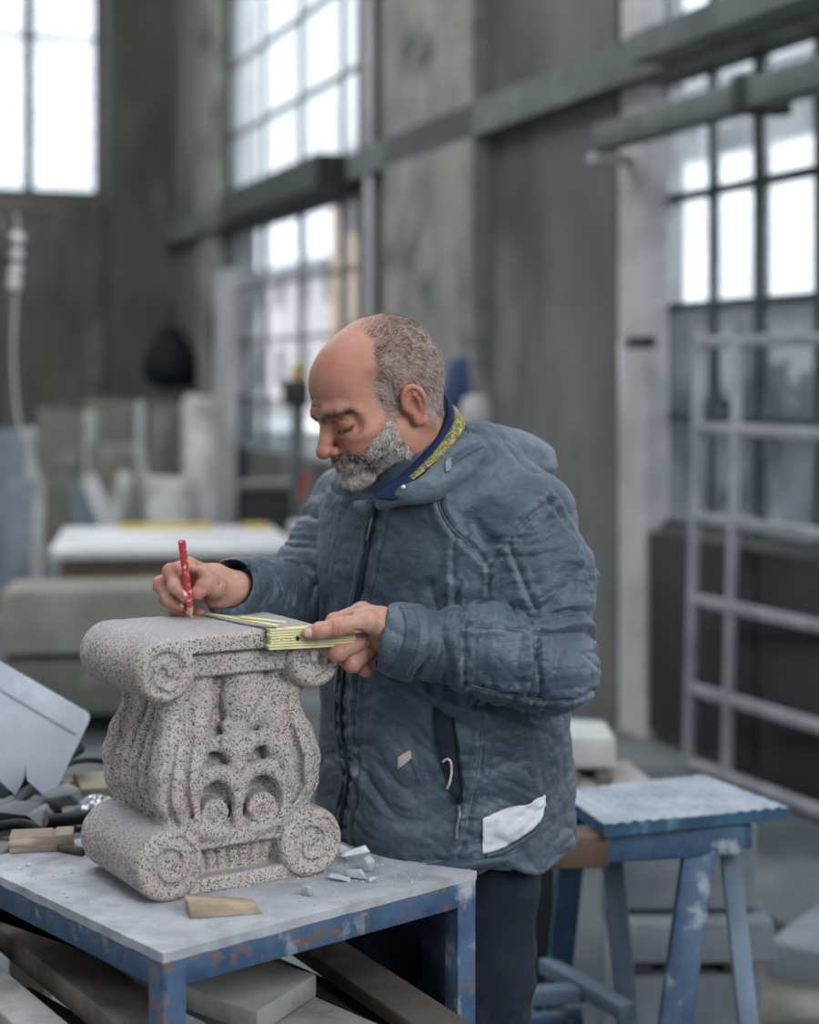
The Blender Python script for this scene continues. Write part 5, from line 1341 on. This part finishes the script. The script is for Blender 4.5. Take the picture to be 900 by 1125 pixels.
RAr = [.055, .068, .060, .052, .042]
def jacket():
    V = Vol((-.30, 2.255, .845), (.345, 2.865, 1.545), .0030)
    V.op(torso, (-.25, 2.3, .86), (.34, 2.83, 1.50), .004)
    V.path([V3(.02, 2.52, 1.44), LA[0], LA[1]], [.062, .062, .070], .035)
    V.path(LA[1:4], LAr[1:4], .028); V.path(LA[3:], LAr[3:], .006)
    V.path([V3(.02, 2.52, 1.44), RA[0], RA[1]], [.062, .06, .068], .035)
    V.path(RA[1:], RAr[1:], .02)
    # upper back
    V.ell(P(560, 560, 2.60), (.075, .08, .10), None, .04)
    # puffs of the sleeve
    V.ell(P(606, 736, 2.345), (.068, .062, .055), None, .02)
    V.ell(P(560, 733, 2.335), (.055, .058, .050), rotm(0, R(8), 0), .02)
    V.ell(P(520, 722, 2.335), (.040, .054, .048), rotm(0, R(6), 0), .015)
    V.ell(P(598, 640, 2.40), (.072, .066, .085), None, .02)
    # cuffs: bunched and open
    cd = (LW - LE).normalized()
    V.path([LW - cd * .045, LW - cd * .005], [.050, .0485], .006)
    V.path([P(462, 706, 2.332) - cd * .0, P(438, 701, 2.332)], [.0455, .0440], .004)
    V.cone(P(446, 703, 2.332), P(418, 697, 2.332), .0370, .0350, .003, 's')
    rd = (RWr - RE).normalized()
    V.path([RWr - rd * .055, RWr - rd * .028, RWr, RWr + rd * .012], [.050, .044, .046, .0440], .006)
    V.cone(RWr + rd * .004, RWr + rd * .05, .0355, .036, .003, 's')
    # carve the neck hole
    V.cone(NB + V3(0, 0, -.02), NB + FW * .0 + V3(-.006, -.006, .10), .058, .066, .01, 's')
    # open bottom
    V.cone(PC + V3(0, 0, .80), PC + V3(0, 0, .910), .14, .14, .02, 's', flat=((FW.x, FW.y, 0), .8))
    # fold under the elbow and in the crook
    V.path([P(540, 655, 2.30), P(552, 672, 2.285), P(580, 682, 2.275), P(610, 684, 2.28)], [.006, .009, .009, .004], .014, 's')
    V.path([P(536, 640, 2.325), P(532, 600, 2.35), P(520, 575, 2.37)], [.010, .008, .004], .022, 's')
    V.blur(1)
    v, Q = V.nets(); return relax(v.astype(np.float64), Q, 2, .5), Q
jv, jQ = jacket(); jn = vnormals(jv, jQ)
jb0 = BVHTree.FromPolygons([tuple(x) for x in jv.tolist()], jQ.tolist())
def J(path, n=6):
    out = []
    for q in spline([Vector((x, y, 0)) for x, y in path], n):
        c, _ = through(jb0, q.x, q.y)
        if c is not None and c.y < 2.75: out.append(c)
    return out
SEAMS = {
 'raglan': J([(491, 516), (484, 532), (482, 548), (488, 568), (500, 585), (520, 603), (538, 624)]),
 'armhole': J([(606, 552), (590, 562), (572, 578), (556, 597), (540, 622), (537, 650)]),
 'sleeve_low': J([(512, 750), (548, 760), (590, 767), (625, 768), (655, 760)]),
 'forearm': J([(512, 688), (510, 705), (510, 730), (513, 752)]),
 'forearm_top': J([(512, 688), (540, 689), (575, 694), (600, 698)]),
 'upper_arm': J([(560, 600), (570, 625), (580, 652), (588, 668)]),
 'elbow': J([(582, 695), (590, 720), (585, 745), (582, 766)]),
 'side': J([(530, 786), (530, 820), (526, 850), (517, 885), (512, 915), (503, 938)]),
 'hem': J([(360, 935), (400, 944), (450, 948), (500, 944), (530, 940)]),
 'zipside': J([(428, 560), (420, 600), (412, 640), (404, 665)]),
 'zipside2': J([(392, 740), (390, 800), (396, 850), (388, 905), (390, 940)]),
 'back': J([(601, 548), (632, 590), (650, 640)]),
 'yoke': J([(500, 590), (498, 620), (500, 660)]),
}
disp = np.zeros(len(jv)); dust = np.zeros(len(jv))
# arm coordinates
dL, aL = seg_dist(jv, [LA[1], LA[2], LA[3], LA[4], LA[5]]); dR, aR = seg_dist(jv, RA[1:])
dT = np.linalg.norm(jv[:, :2] - np.array([.048, 2.555]), axis=1)
isL = sm(.095 - dL, 0, .012) * sm(aL, .02, .15); isR = sm(.090 - dR, 0, .012) * sm(aR, .03, .15)
isT = np.clip(1 - isL - isR, 0, 1)
rid = lambda n: 1 - np.abs(n) * 2
puf = lambda n: 1.9 * np.sqrt(np.abs(n) + .004) - .9
pw = jv + .02 * np.stack([vnoise(jv * 14, 71), vnoise(jv * 14, 72), vnoise(jv * 14, 73)], 1)
# sleeve: rings of creases round the arm, strongest at the elbow and above the cuff
LenL = .50; q = np.stack([aL * LenL * 46 + 1.1 * vnoise(jv * 18, 74), jv[:, 1] * 5, (jv[:, 2] + jv[:, 0]) * 5], 1)
ampL = .0030 + .0062 * np.exp(-((aL - .55) / .20) ** 2) + .0062 * np.exp(-((aL - .95) / .12) ** 2)
disp += isL * ampL * (puf(vnoise(q, 75)) * .9 + .45 * puf(vnoise(q * 1.9, 76)))
q = np.stack([aR * .38 * 48 + vnoise(jv * 20, 77), jv[:, 1] * 5, jv[:, 2] * 5], 1)
disp += isR * (.0040 + .0060 * np.exp(-((aR - .85) / .25) ** 2)) * (puf(vnoise(q, 78)) + .4 * puf(vnoise(q * 2, 79)))
# long diagonal folds from the crook and the shoulder
dg = np.stack([(jv[:, 2] * .8 + jv[:, 0] * .55) * 30, (jv[:, 0] * .8 - jv[:, 2] * .55) * 7, jv[:, 1] * 7], 1) + .8 * np.stack([vnoise(jv * 9, 80)] * 3, 1)
disp += isT * .0070 * (puf(vnoise(dg, 81)) * sm(vnoise(jv * 6, 82), -.5, .4))
disp += isT * .0012 * puf(vnoise(dg * 2.1, 181))
hz = np.stack([jv[:, 0] * 6, jv[:, 1] * 6, jv[:, 2] * 26 + 1.4 * vnoise(jv * 10, 83)], 1)
disp += isT * sm(1.15 - jv[:, 2], 0, .15) * .0050 * (puf(vnoise(hz, 84)) + .4 * puf(vnoise(hz * 2.2, 184)))
disp += .0040 * fbm(jv * 15, 85, 2) + .0010 * puf(vnoise(pw * 46, 86))
# seams: stitched valley, puckers on either side
ripple = rid(vnoise(jv * np.array([120, 120, 120]), 88))
for k, path in SEAMS.items():
    if len(path) < 3: continue
    d, arc = seg_dist(jv, path)
    disp += -.0040 * np.exp(-(d / .0036) ** 2) + .0026 * np.exp(-((d - .0085) / .006) ** 2)
    disp += (.0030 if k in ('sleeve_low', 'side', 'elbow') else .0014) * np.exp(-(d / .016) ** 2) * ripple
    dust += .30 * np.exp(-((d - .003) / .003) ** 2)
jv2 = jv + jn * disp[:, None]
# hem flares and tears at the near side
hb = sm(.94 - jv2[:, 2], 0, .03); wv = np.sin(jv2[:, 0] * 60) * .003; jv2[:, 2] += hb * wv
jv2[:, 2] -= hb * .016 * gs(jv2, tuple(P(588, 950, 2.45)), (.028, .10, .06))
for c, r_, a in ((P(435, 850, 2.4), (.05, .1, .06), .5), (P(470, 905, 2.4), (.06, .1, .03), .4), (P(380, 870, 2.45), (.03, .1, .09), .7), (P(560, 700, 2.3), (.05, .1, .03), .35), (P(640, 740, 2.33), (.02, .1, .04), .5),
                (P(500, 500, 2.4), (.05, .1, .03), .35), (P(570, 520, 2.5), (.05, .1, .04), .3), (P(445, 700, 2.3), (.03, .1, .05), .5), (P(247, 645, 2.43), (.02, .1, .04), .8), (P(360, 580, 2.5), (.03, .15, .05), .25), (P(600, 930, 2.4), (.04, .1, .05), .45), (P(330, 610, 2.5), (.03, .2, .03), .3), (P(525, 620, 2.4), (.02, .1, .06), .3)):
    dust += a * gs(jv2, tuple(c), r_)
jm = np_mesh('jacket', jv2, jQ); color_attr(jm, 'dust', np.repeat(np.clip(dust, 0, 1)[:, None], 3, 1))
jo = link('jacket', jm, jk, person)
jb = BVHTree.FromPolygons([tuple(x) for x in jv2.tolist()], jQ.tolist())
def strip(path, w, name, mat, off=.0012, parent=None, th=.0016, n=5):
    """a band lying on the jacket along a path, w wide"""
    cs = []
    for q in spline([Vector((x, y, 0)) for x, y in path], n):
        c, nn = through(jb, q.x, q.y)
        if c is not None and c.y < 2.75: cs.append((c, nn))
    if len(cs) < 3: return None
    vs = []; fs = []
    ns = [sum((cs[j][1] for j in range(max(0, i - 3), min(len(cs), i + 4))), Vector()).normalized() for i in range(len(cs))]
    ce = [sum((cs[j][0] for j in range(max(0, i - 1), min(len(cs), i + 2))), Vector()) / len(range(max(0, i - 1), min(len(cs), i + 2))) for i in range(len(cs))]
    for i in range(len(cs)):
        t = (ce[min(i + 1, len(cs) - 1)] - ce[max(i - 1, 0)]).normalized(); s_ = t.cross(ns[i]).normalized()
        ww = w[min(i * len(w) // len(cs), len(w) - 1)] if hasattr(w, '__len__') else w
        for k in (-.5, 0, .5): vs.append(ce[i] + s_ * ww * k + ns[i] * (off + (.0008 if k == 0 else 0)))
    for i in range(len(cs) - 1):
        for k in range(2): fs.append((i * 3 + k, i * 3 + k + 1, i * 3 + k + 4, i * 3 + k + 3))
    me = bpy.data.meshes.new(name); me.from_pydata([tuple(v) for v in vs], [], fs); me.shade_smooth()
    o = link(name, me, mat, parent or jo); m = o.modifiers.new('s', 'SOLIDIFY'); m.thickness = th; m.offset = -1; return o
def ruled(top, bot, name, mat, n=24, m=10, off=.0018, wob=.0, parent=None, tree=None, th=.0012):
    top = spline([Vector((x, y, 0)) for x, y in top], 8); bot = spline([Vector((x, y, 0)) for x, y in bot], 8)
    g = lambda L, t: L[min(int(t * (len(L) - 1)), len(L) - 2)].lerp(L[min(int(t * (len(L) - 1)), len(L) - 2) + 1], t * (len(L) - 1) - min(int(t * (len(L) - 1)), len(L) - 2))
    vs = []; fs = []
    for i in range(n + 1):
        for j in range(m + 1):
            q = g(top, i / n).lerp(g(bot, i / n), j / m); c, nn = through(tree or jb, q.x, q.y)
            if c is None: return None
            vs.append(c + nn * (off + wob * vnoise(np.array([[i * .35, j * .5, 3.3]]), 5)[0]))
    for i in range(n):
        for j in range(m): fs.append((i * (m + 1) + j, (i + 1) * (m + 1) + j, (i + 1) * (m + 1) + j + 1, i * (m + 1) + j + 1))
    me = bpy.data.meshes.new(name); me.from_pydata([tuple(v) for v in vs], [], fs); me.shade_smooth()
    o = link(name, me, mat, parent or jo); s_ = o.modifiers.new('s', 'SOLIDIFY'); s_.thickness = th; s_.offset = -1; return o
zip_m = mk('dark_zip', srgb(30, 40, 50), srgb(22, 30, 38), scale=40, rough=.5, bump=.3, bscale=300)
pull_m = mk('worn_zip_pull', srgb(130, 140, 146), srgb(90, 100, 108), scale=60, rough=.4, bump=.1, metal=.3)
ZP = [(414, 556), (408, 585), (402, 615), (397, 645), (391, 668), (384, 705), (378, 740), (375, 790), (380, 830), (384, 855), (377, 885), (374, 915), (377, 945)]
strip(ZP, .0085, 'front_zip', zip_m, .0022)
strip([(x - 7, y) for x, y in ZP], .010, 'zip_placket', jk, .0012)
strip([(413, 560), (409, 578), (405, 594)], .0042, 'zip_pull', pull_m, .0050, th=.002)
# near-side pocket: open, with toothed zip on both edges
ruled([(478, 778), (477, 800), (482, 828), (490, 852), (503, 882)], [(496, 788), (501, 810), (505, 840), (508, 860), (509, 880)], 'pocket_lining', mk('dark_lining', srgb(36, 46, 56), srgb(26, 34, 42), scale=30), off=.0012)
def teeth(path, name):
    cs = []
    for q in spline([Vector((x, y, 0)) for x, y in path], 9):
        c, nn = through(jb, q.x, q.y)
        if c is not None: cs.append((c, nn))
    m = MB(); 
    m.tube([c + nn * .0022 for c, nn in cs], .0020, 6)
    for i in range(0, len(cs) - 1): 
        for t in (.25, .75): 
            c = cs[i][0].lerp(cs[i + 1][0], t) + cs[i][1] * .0042; m.box(c, (.0018, .0018, .0012))
    return m.build(name, zip_m, jo)
teeth([(477, 778), (478, 800), (483, 828), (491, 855), (503, 882)], 'pocket_zip')
teeth([(497, 788), (502, 812), (506, 842), (508, 862), (505, 882)], 'pocket_zip')
strip([(505, 886), (506, 895), (503, 910), (502, 923)], .0050, 'zip_pull', pull_m, .0040, th=.002)
cream = mk('cream_lining', srgb(196, 186, 178), srgb(170, 160, 154), scale=30, bump=.3)
strip([(487, 836), (492, 833), (496, 836), (497, 848), (495, 858), (492, 866)], .0040, 'lining_loop', cream, .0045, th=.002)
# torn patches showing white padding
wp = mk('white_padding', srgb(212, 212, 220), srgb(184, 186, 196), scale=18, rough=.9, bump=.6, bscale=60, bdist=.002, c3=srgb(150, 148, 152), s3=30, lo3=.6, hi3=.75)
ruled([(530, 899), (543, 893), (557, 888), (575, 884), (590, 877), (598, 873)], [(530, 938), (540, 936), (556, 930), (575, 917), (592, 904), (598, 884)], 'torn_white_lining', wp, 26, 12, .0020, .0035)
ruled([(438, 832), (445, 828), (451, 824)], [(438, 845), (447, 838), (453, 833)], 'torn_patch', cream, 8, 6, .0015)
strip([(452, 830), (456, 845), (462, 862)], .0016, 'tear_edge', jk, .0018)
strip([(532, 941), (552, 936), (575, 922), (592, 908), (600, 886)], .0065, 'torn_flap_edge', jk, .0040, th=.003)
# stitched bands
for nm_, pth, w in (('stitch_line', [(512, 688), (540, 689), (575, 694), (600, 698)], .0012), ('stitch_line', [(512, 750), (548, 760), (590, 767), (625, 768)], .0012), ('stitch_line', [(487, 520), (481, 540), (484, 556), (496, 578), (520, 601)], .0012), ('stitch_line', [(530, 790), (528, 820), (524, 850), (515, 885), (509, 915)], .0010)):
    strip(pth, w, nm_, mk('thread', srgb(112, 128, 140), bump=0), .0018, th=.0008)
# cuff bands
ruled([(455, 668), (461, 690), (458, 715), (448, 742)], [(441, 667), (446, 690), (441, 715), (427, 738)], 'cuff_band', jk, 16, 6, .0020, .0012)
# hem band
strip([(352, 938), (380, 949), (420, 953), (460, 955), (500, 951), (530, 948), (560, 945)], .014, 'hem_band', jk, .0015)

# hood: a rolled heavy ring round the neck with the bag of the hood behind
def hood():
    V = Vol((-.20, 2.30, 1.34), (.30, 2.90, 1.60), .0028)
    ring = spline([P(418, 553, 2.388), P(440, 546, 2.374), P(470, 538, 2.372), P(500, 514, 2.415), P(526, 496, 2.475), P(548, 490, 2.54), P(560, 500, 2.61), P(545, 498, 2.70), P(505, 490, 2.735), P(455, 492, 2.70), P(415, 520, 2.64), P(392, 540, 2.56), P(394, 556, 2.48), P(406, 558, 2.41)], 4)
    rr = [.0065 + .020 * sm(np.array(i / (len(ring) - 1)), .04, .30) for i in range(len(ring))]; rr = [float(x) for x in rr]
    for i in range(len(ring)): rr[i] *= 1 - .72 * min(1, max(0, (i / (len(ring) - 1) - .55) * 3.2))
    V.path(ring, rr, .010)
    V.ell(P(578, 508, 2.585), (.045, .060, .042), rotm(0, R(24), 0), .022)
    V.ell(P(556, 512, 2.60), (.06, .08, .045), rotm(0, R(16), 0), .022)
    V.ell(P(520, 517, 2.50), (.050, .055, .026), rotm(0, R(-16), 0), .02)
    V.cone(NB + V3(0, 0, -.06), NB + V3(-.004, -.004, .10), .060, .070, .008, 's')
    V.path([P(528, 500, 2.455), P(545, 503, 2.50), P(566, 506, 2.54), P(588, 522, 2.55), P(599, 545, 2.55)], [.003, .0045, .005, .005, .003], .010, 's')
    V.blur(1); v, Q = V.nets(); v = relax(v.astype(np.float64), Q, 2, .5); n = vnormals(v, Q)
    q = np.stack([v[:, 0] * 9, v[:, 1] * 9, v[:, 2] * 30], 1)
    v = v + n * (.0026 * rid(vnoise(q, 91)) + .0030 * fbm(v * 20, 92, 2) + .0008 * rid(fbm(v * 60, 93, 2)))[:, None]
    me = np_mesh('hood', v, Q); color_attr(me, 'dust', np.repeat((.25 + .2 * sm(fbm(v * 12, 94, 2), 0, .5))[:, None], 3, 1)); return me, v, Q
hm_, hv2, hQ2 = hood(); hood_o = link('hood', hm_, jk, jo)
hbv = BVHTree.FromPolygons([tuple(x) for x in hv2.tolist()], hQ2.tolist())
ruled([(490, 507), (500, 500), (515, 491), (528, 485)], [(491, 518), (502, 508), (518, 498), (532, 491)], 'drawcord_channel', jk, 16, 5, .0016, tree=hbv)
ruled([(490, 507), (493, 505), (496, 503)], [(489, 520), (492, 519), (495, 516)], 'cord_end', pull_m, 5, 5, .0030, tree=hbv)

# shirt collar: navy outside edge, patterned band
navy = mk('navy_cotton', srgb(24, 38, 74), srgb(18, 30, 60), scale=60, rough=.9, bump=.3, bscale=500, bdist=.0006)
pat, nt, b = nodes_mat('embroidered_band'); tc = N(nt, 'ShaderNodeTexCoord')
vo = N(nt, 'ShaderNodeTexVoronoi', Scale=420.0); nt.links.new(tc.outputs['Object'], vo.inputs['Vector']); sc_ = N(nt, 'ShaderNodeSeparateColor'); nt.links.new(vo.outputs['Color'], sc_.inputs[0])
rr = ramp(nt, sc_.outputs[0], [(0, srgb(146, 140, 72)), (.32, srgb(166, 160, 98)), (.40, srgb(58, 78, 82)), (.66, srgb(84, 104, 66)), (.74, srgb(126, 120, 62)), (.9, srgb(128, 84, 48))]); rr.color_ramp.interpolation = 'CONSTANT'
nt.links.new(rr.outputs[0], b.inputs['Base Color']); b.inputs['Roughness'].default_value = .9
bp = N(nt, 'ShaderNodeBump', Strength=.5, Distance=.0006); nt.links.new(vo.outputs[0], bp.inputs['Height']); nt.links.new(bp.outputs[0], b.inputs['Normal'])
def band(A, B, name, mat, th=.0022, n=8, bulge=.003):
    a = spline([P(*q) for q in A], n); b2 = spline([P(*q) for q in B], n); vs = []; fs = []; m = 5
    for i in range(len(a)):
        for j in range(m + 1):
            t = j / m; p = a[i].lerp(b2[i], t); p = p + (p - NB).normalized() * bulge * math.sin(math.pi * t); vs.append(tuple(p))
    for i in range(len(a) - 1):
        for j in range(m): k = i * (m + 1) + j; fs.append((k, k + m + 1, k + m + 2, k + 1))
    me = bpy.data.meshes.new(name); me.from_pydata(vs, [], fs); me.shade_smooth(); o = link(name, me, mat, person); s_ = o.modifiers.new('s', 'SOLIDIFY'); s_.thickness = th; s_.offset = 0; return o
cA = [(452, 440, 2.60), (480, 432, 2.575), (490, 437, 2.53), (492, 455, 2.475), (482, 477, 2.440), (464, 500, 2.415), (444, 520, 2.398), (424, 537, 2.392)]
cB = [(452, 446, 2.605), (481, 438, 2.58), (495, 444, 2.53), (498, 462, 2.466), (486, 484, 2.428), (468, 506, 2.400), (447, 526, 2.386), (424, 545, 2.382)]
cC = [(452, 462, 2.610), (483, 452, 2.59), (505, 456, 2.53), (511, 469, 2.462), (495, 491, 2.420), (473, 512, 2.390), (451, 530, 2.374), (426, 547, 2.376)]
sc_o = band(cA, cB, 'shirt_collar', navy, .003)
band([(q[0] - 1, q[1] + 2, q[2] + .004) for q in cA], [(q[0] - 4, q[1] + 20, q[2] + .006) for q in cA], 'collar_inside', navy, .002, bulge=0)
band(cB[2:], cC[2:], 'patterned_collar_band', pat, .002)
band([(446, 521, 2.392), (434, 528, 2.385), (420, 536, 2.385), (410, 541, 2.39)], [(456, 528, 2.372), (440, 546, 2.362), (430, 549, 2.362), (416, 548, 2.372)], 'collar_tip', navy, .003)
MB().lathe([(.0, -.001), (.0028, -.001), (.0028, .001), (.001, .0016)], P(443, 535, 2.356), 12, Matrix.Rotation(R(80), 3, 'X')).build('collar_button', mk('pearl_snap', srgb(210, 210, 215), rough=.25, metal=.6, bump=0), person, smooth=True)

# trousers, boots
def trousers():
    V = Vol((-.22, 2.36, .07), (.30, 2.86, .98), .0042)
    V.cone(PC + V3(0, 0, .90), PC + V3(0, 0, .96), .150, .145, .03, flat=((FW.x, FW.y, 0), .8))
    for s, hip, knee, ank in LEGS:
        V.path([hip + V3(0, 0, .02), lerp(hip, knee, .4), knee, lerp(knee, ank, .5), ank + V3(0, 0, .02)], [.092, .078, .064, .060, .058], .02)
    V.blur(1); v, Q = V.nets(); v = relax(v.astype(np.float64), Q, 1, .5); n = vnormals(v, Q)
    q = np.stack([v[:, 0] * 8, v[:, 1] * 8, v[:, 2] * 22 + vnoise(v * 9, 95)], 1)
    v += n * (.0035 * rid(vnoise(q, 96)) + .003 * fbm(v * 14, 97, 2))[:, None]
    return np_mesh('trousers', v, Q), v, Q
denim = mk('dark_denim', srgb(34, 42, 56), srgb(24, 30, 42), scale=14, rough=.9, bump=.3, bscale=400, bdist=.0006, c3=srgb(52, 62, 76), s3=8, lo3=.55, hi3=.75)
tm_, tv, tQ = trousers(); tr = link('trousers', tm_, denim, person)
tb = BVHTree.FromPolygons([tuple(x) for x in tv.tolist()], tQ.tolist())
cs = [through(tb, x, y) for x, y in ((506, 975), (507, 1000), (510, 1030), (512, 1060), (512, 1090), (511, 1120), (510, 1124))]
cs = [c + n_ * .0012 for c, n_ in cs if c is not None]
if len(cs) > 2: MB().tube(spline(cs, 4), .0016, 6).build('leg_seam', mk('faded_denim', srgb(70, 82, 98), bump=0), tr, smooth=True)
cs = [through(tb, x, y) for x, y in ((472, 968), (480, 972), (490, 974), (500, 970))]
cs = [c + n_ * .0012 for c, n_ in cs if c is not None]
if len(cs) > 2: MB().tube(spline(cs, 4), .0028, 6).build('pocket_edge', bpy.data.materials['faded_denim'], tr, smooth=True)
boot_m = mk('dusty_leather', srgb(84, 76, 68), srgb(62, 56, 50), scale=12, rough=.8)
for s, hip, knee, ank in LEGS:
    V = Vol((ank.x - .18, ank.y - .18, -.005), (ank.x + .18, ank.y + .18, .22), .004)
    a0 = V3(ank.x, ank.y, 0)
    V.path([a0 + V3(0, 0, .16), a0 + V3(0, 0, .07)], [.052, .050], .01); V.path([a0 - FW * .02 + V3(0, 0, .05), a0 + FW * .12 + V3(0, 0, .045), a0 + FW * .17 + V3(0, 0, .04)], [.044, .045, .036], .02)
    V.op(lambda X, Y, Z: (-(Z - .004)) + 0 * X + 0 * Y, (ank.x - .2, ank.y - .2, -.01), (ank.x + .2, ank.y + .2, .3), .001, 'i')
    v, Q = V.nets(); link('boot', np_mesh('boot', v, Q), boot_m, person)

# ---------------- the pencil and the folding rule
red_m = mk('chipped_red_paint', srgb(192, 70, 74), srgb(170, 56, 60), scale=30, rough=.5, bump=.2, c3=srgb(214, 196, 190), s3=160, lo3=.58, hi3=.64)
t0, t1 = P(199.5, 592, 2.352), P(209.8, 678, 2.383); tipz = TZ + .340
d_ = (t1 - t0).normalized(); 
r = thing('pencil', 'stubby chipped red carpenter pencil held upright in his drawing hand', 'pencil', t1)
MB().tube([t0 + d_ * .002, t0 + d_ * .0035, t1 - d_ * .016], [.0034, .0058, .0058], 8, flat=.75).build('pencil_shaft', red_m, r)
MB().tube([t1 - d_ * .016, t1 - d_ * .004, t1 + d_ * .001], [.0050, .0030, .0012], 8, flat=.75).build('sharpened_wood', mk('pale_pencil_wood', srgb(206, 186, 160), rough=.7, bump=.2), r)
MB().tube([t1 + d_ * .0008, t1 + d_ * .003], [.0012, .0006], 6).build('pencil_lead', blk, r)
yel = mk('yellow_lacquer', srgb(222, 216, 168), srgb(206, 198, 146), scale=30, rough=.5, bump=.1, c3=srgb(180, 168, 110), s3=60, lo3=.6, hi3=.7)
blackp = mk('black_print', srgb(34, 32, 30), bump=0)
r = thing('folding_rule', 'yellow folding rule with its first leg laid over the capital, held in his near hand', 'folding rule', P(330, 700, 2.29))
s0, s1 = P(293.5, 702, 2.268), P(372, 698, 2.306); ax_ = (s1 - s0).normalized(); s1 = s0 + ax_ * .122; dn = Vector((-ax_.y, ax_.x, 0)).normalized()
for k in range(8):
    z = -.0125 + k * .0036; j = random.uniform(-.0015, .0015)
    MB().bar(s0 + ax_ * (.001 + j) + V3(0, 0, z), s1 + ax_ * j + V3(0, 0, z), .0150, .0031).build('rule_leg', yel, r, bevel=.0006)
for q in (.010, .112): MB().lathe([(.0, -.0145), (.004, -.0145), (.004, .0150), (.0, .0155)], s0 + ax_ * q, 10).build('rule_rivet', pull_m, r, smooth=True)
# laid-out legs over the top of the capital
e1 = P(226, 679.0, 2.40); e1.z = TZ + .3445; h0 = s0 + ax_ * .006; h0.z = s0.z + .0165
hm1 = lerp(h0, e1, .02)
h0.z = TZ + .3475
MB().bar(h0 - (e1 - h0).normalized() * .012 , e1, .0085, .0022).build('rule_leg', yel, r, bevel=.0005)
e2 = lerp(h0, e1, .45) + V3(0, 0, .0030)
MB().bar(h0 + V3(.018, .004, .0026), e2, .0085, .0022).build('rule_leg', yel, r, bevel=.0005)
m = MB(); L_ = (e1 - h0).length; u_ = (e1 - h0).normalized(); w_ = Vector((-u_.y, u_.x, 0))
for k in range(int(L_ / .005)): m.box(h0 + u_ * (k * .005) + w_ * -.0022 + V3(0, 0, .0012), (.0005, .002 if k % 2 else .003, .0004))
m.build('scale_marks', blackp, r)
MB().lathe([(.0, 0), (.0030, 0), (.0030, .0006), (.0, .0006)], s0 + ax_ * .040 - dn * .0078, 12, Matrix.Rotation(R(90), 3, 'X')).build('stamp_ring', blackp, r)
m = MB()
for k in range(14): m.box(s0 + ax_ * (.012 + k * .006) - dn * .0077 + V3(0, 0, .0055 * (-1) ** k * .2), (.0006, .0004, .0022))
m.build('scale_marks', blackp, r)
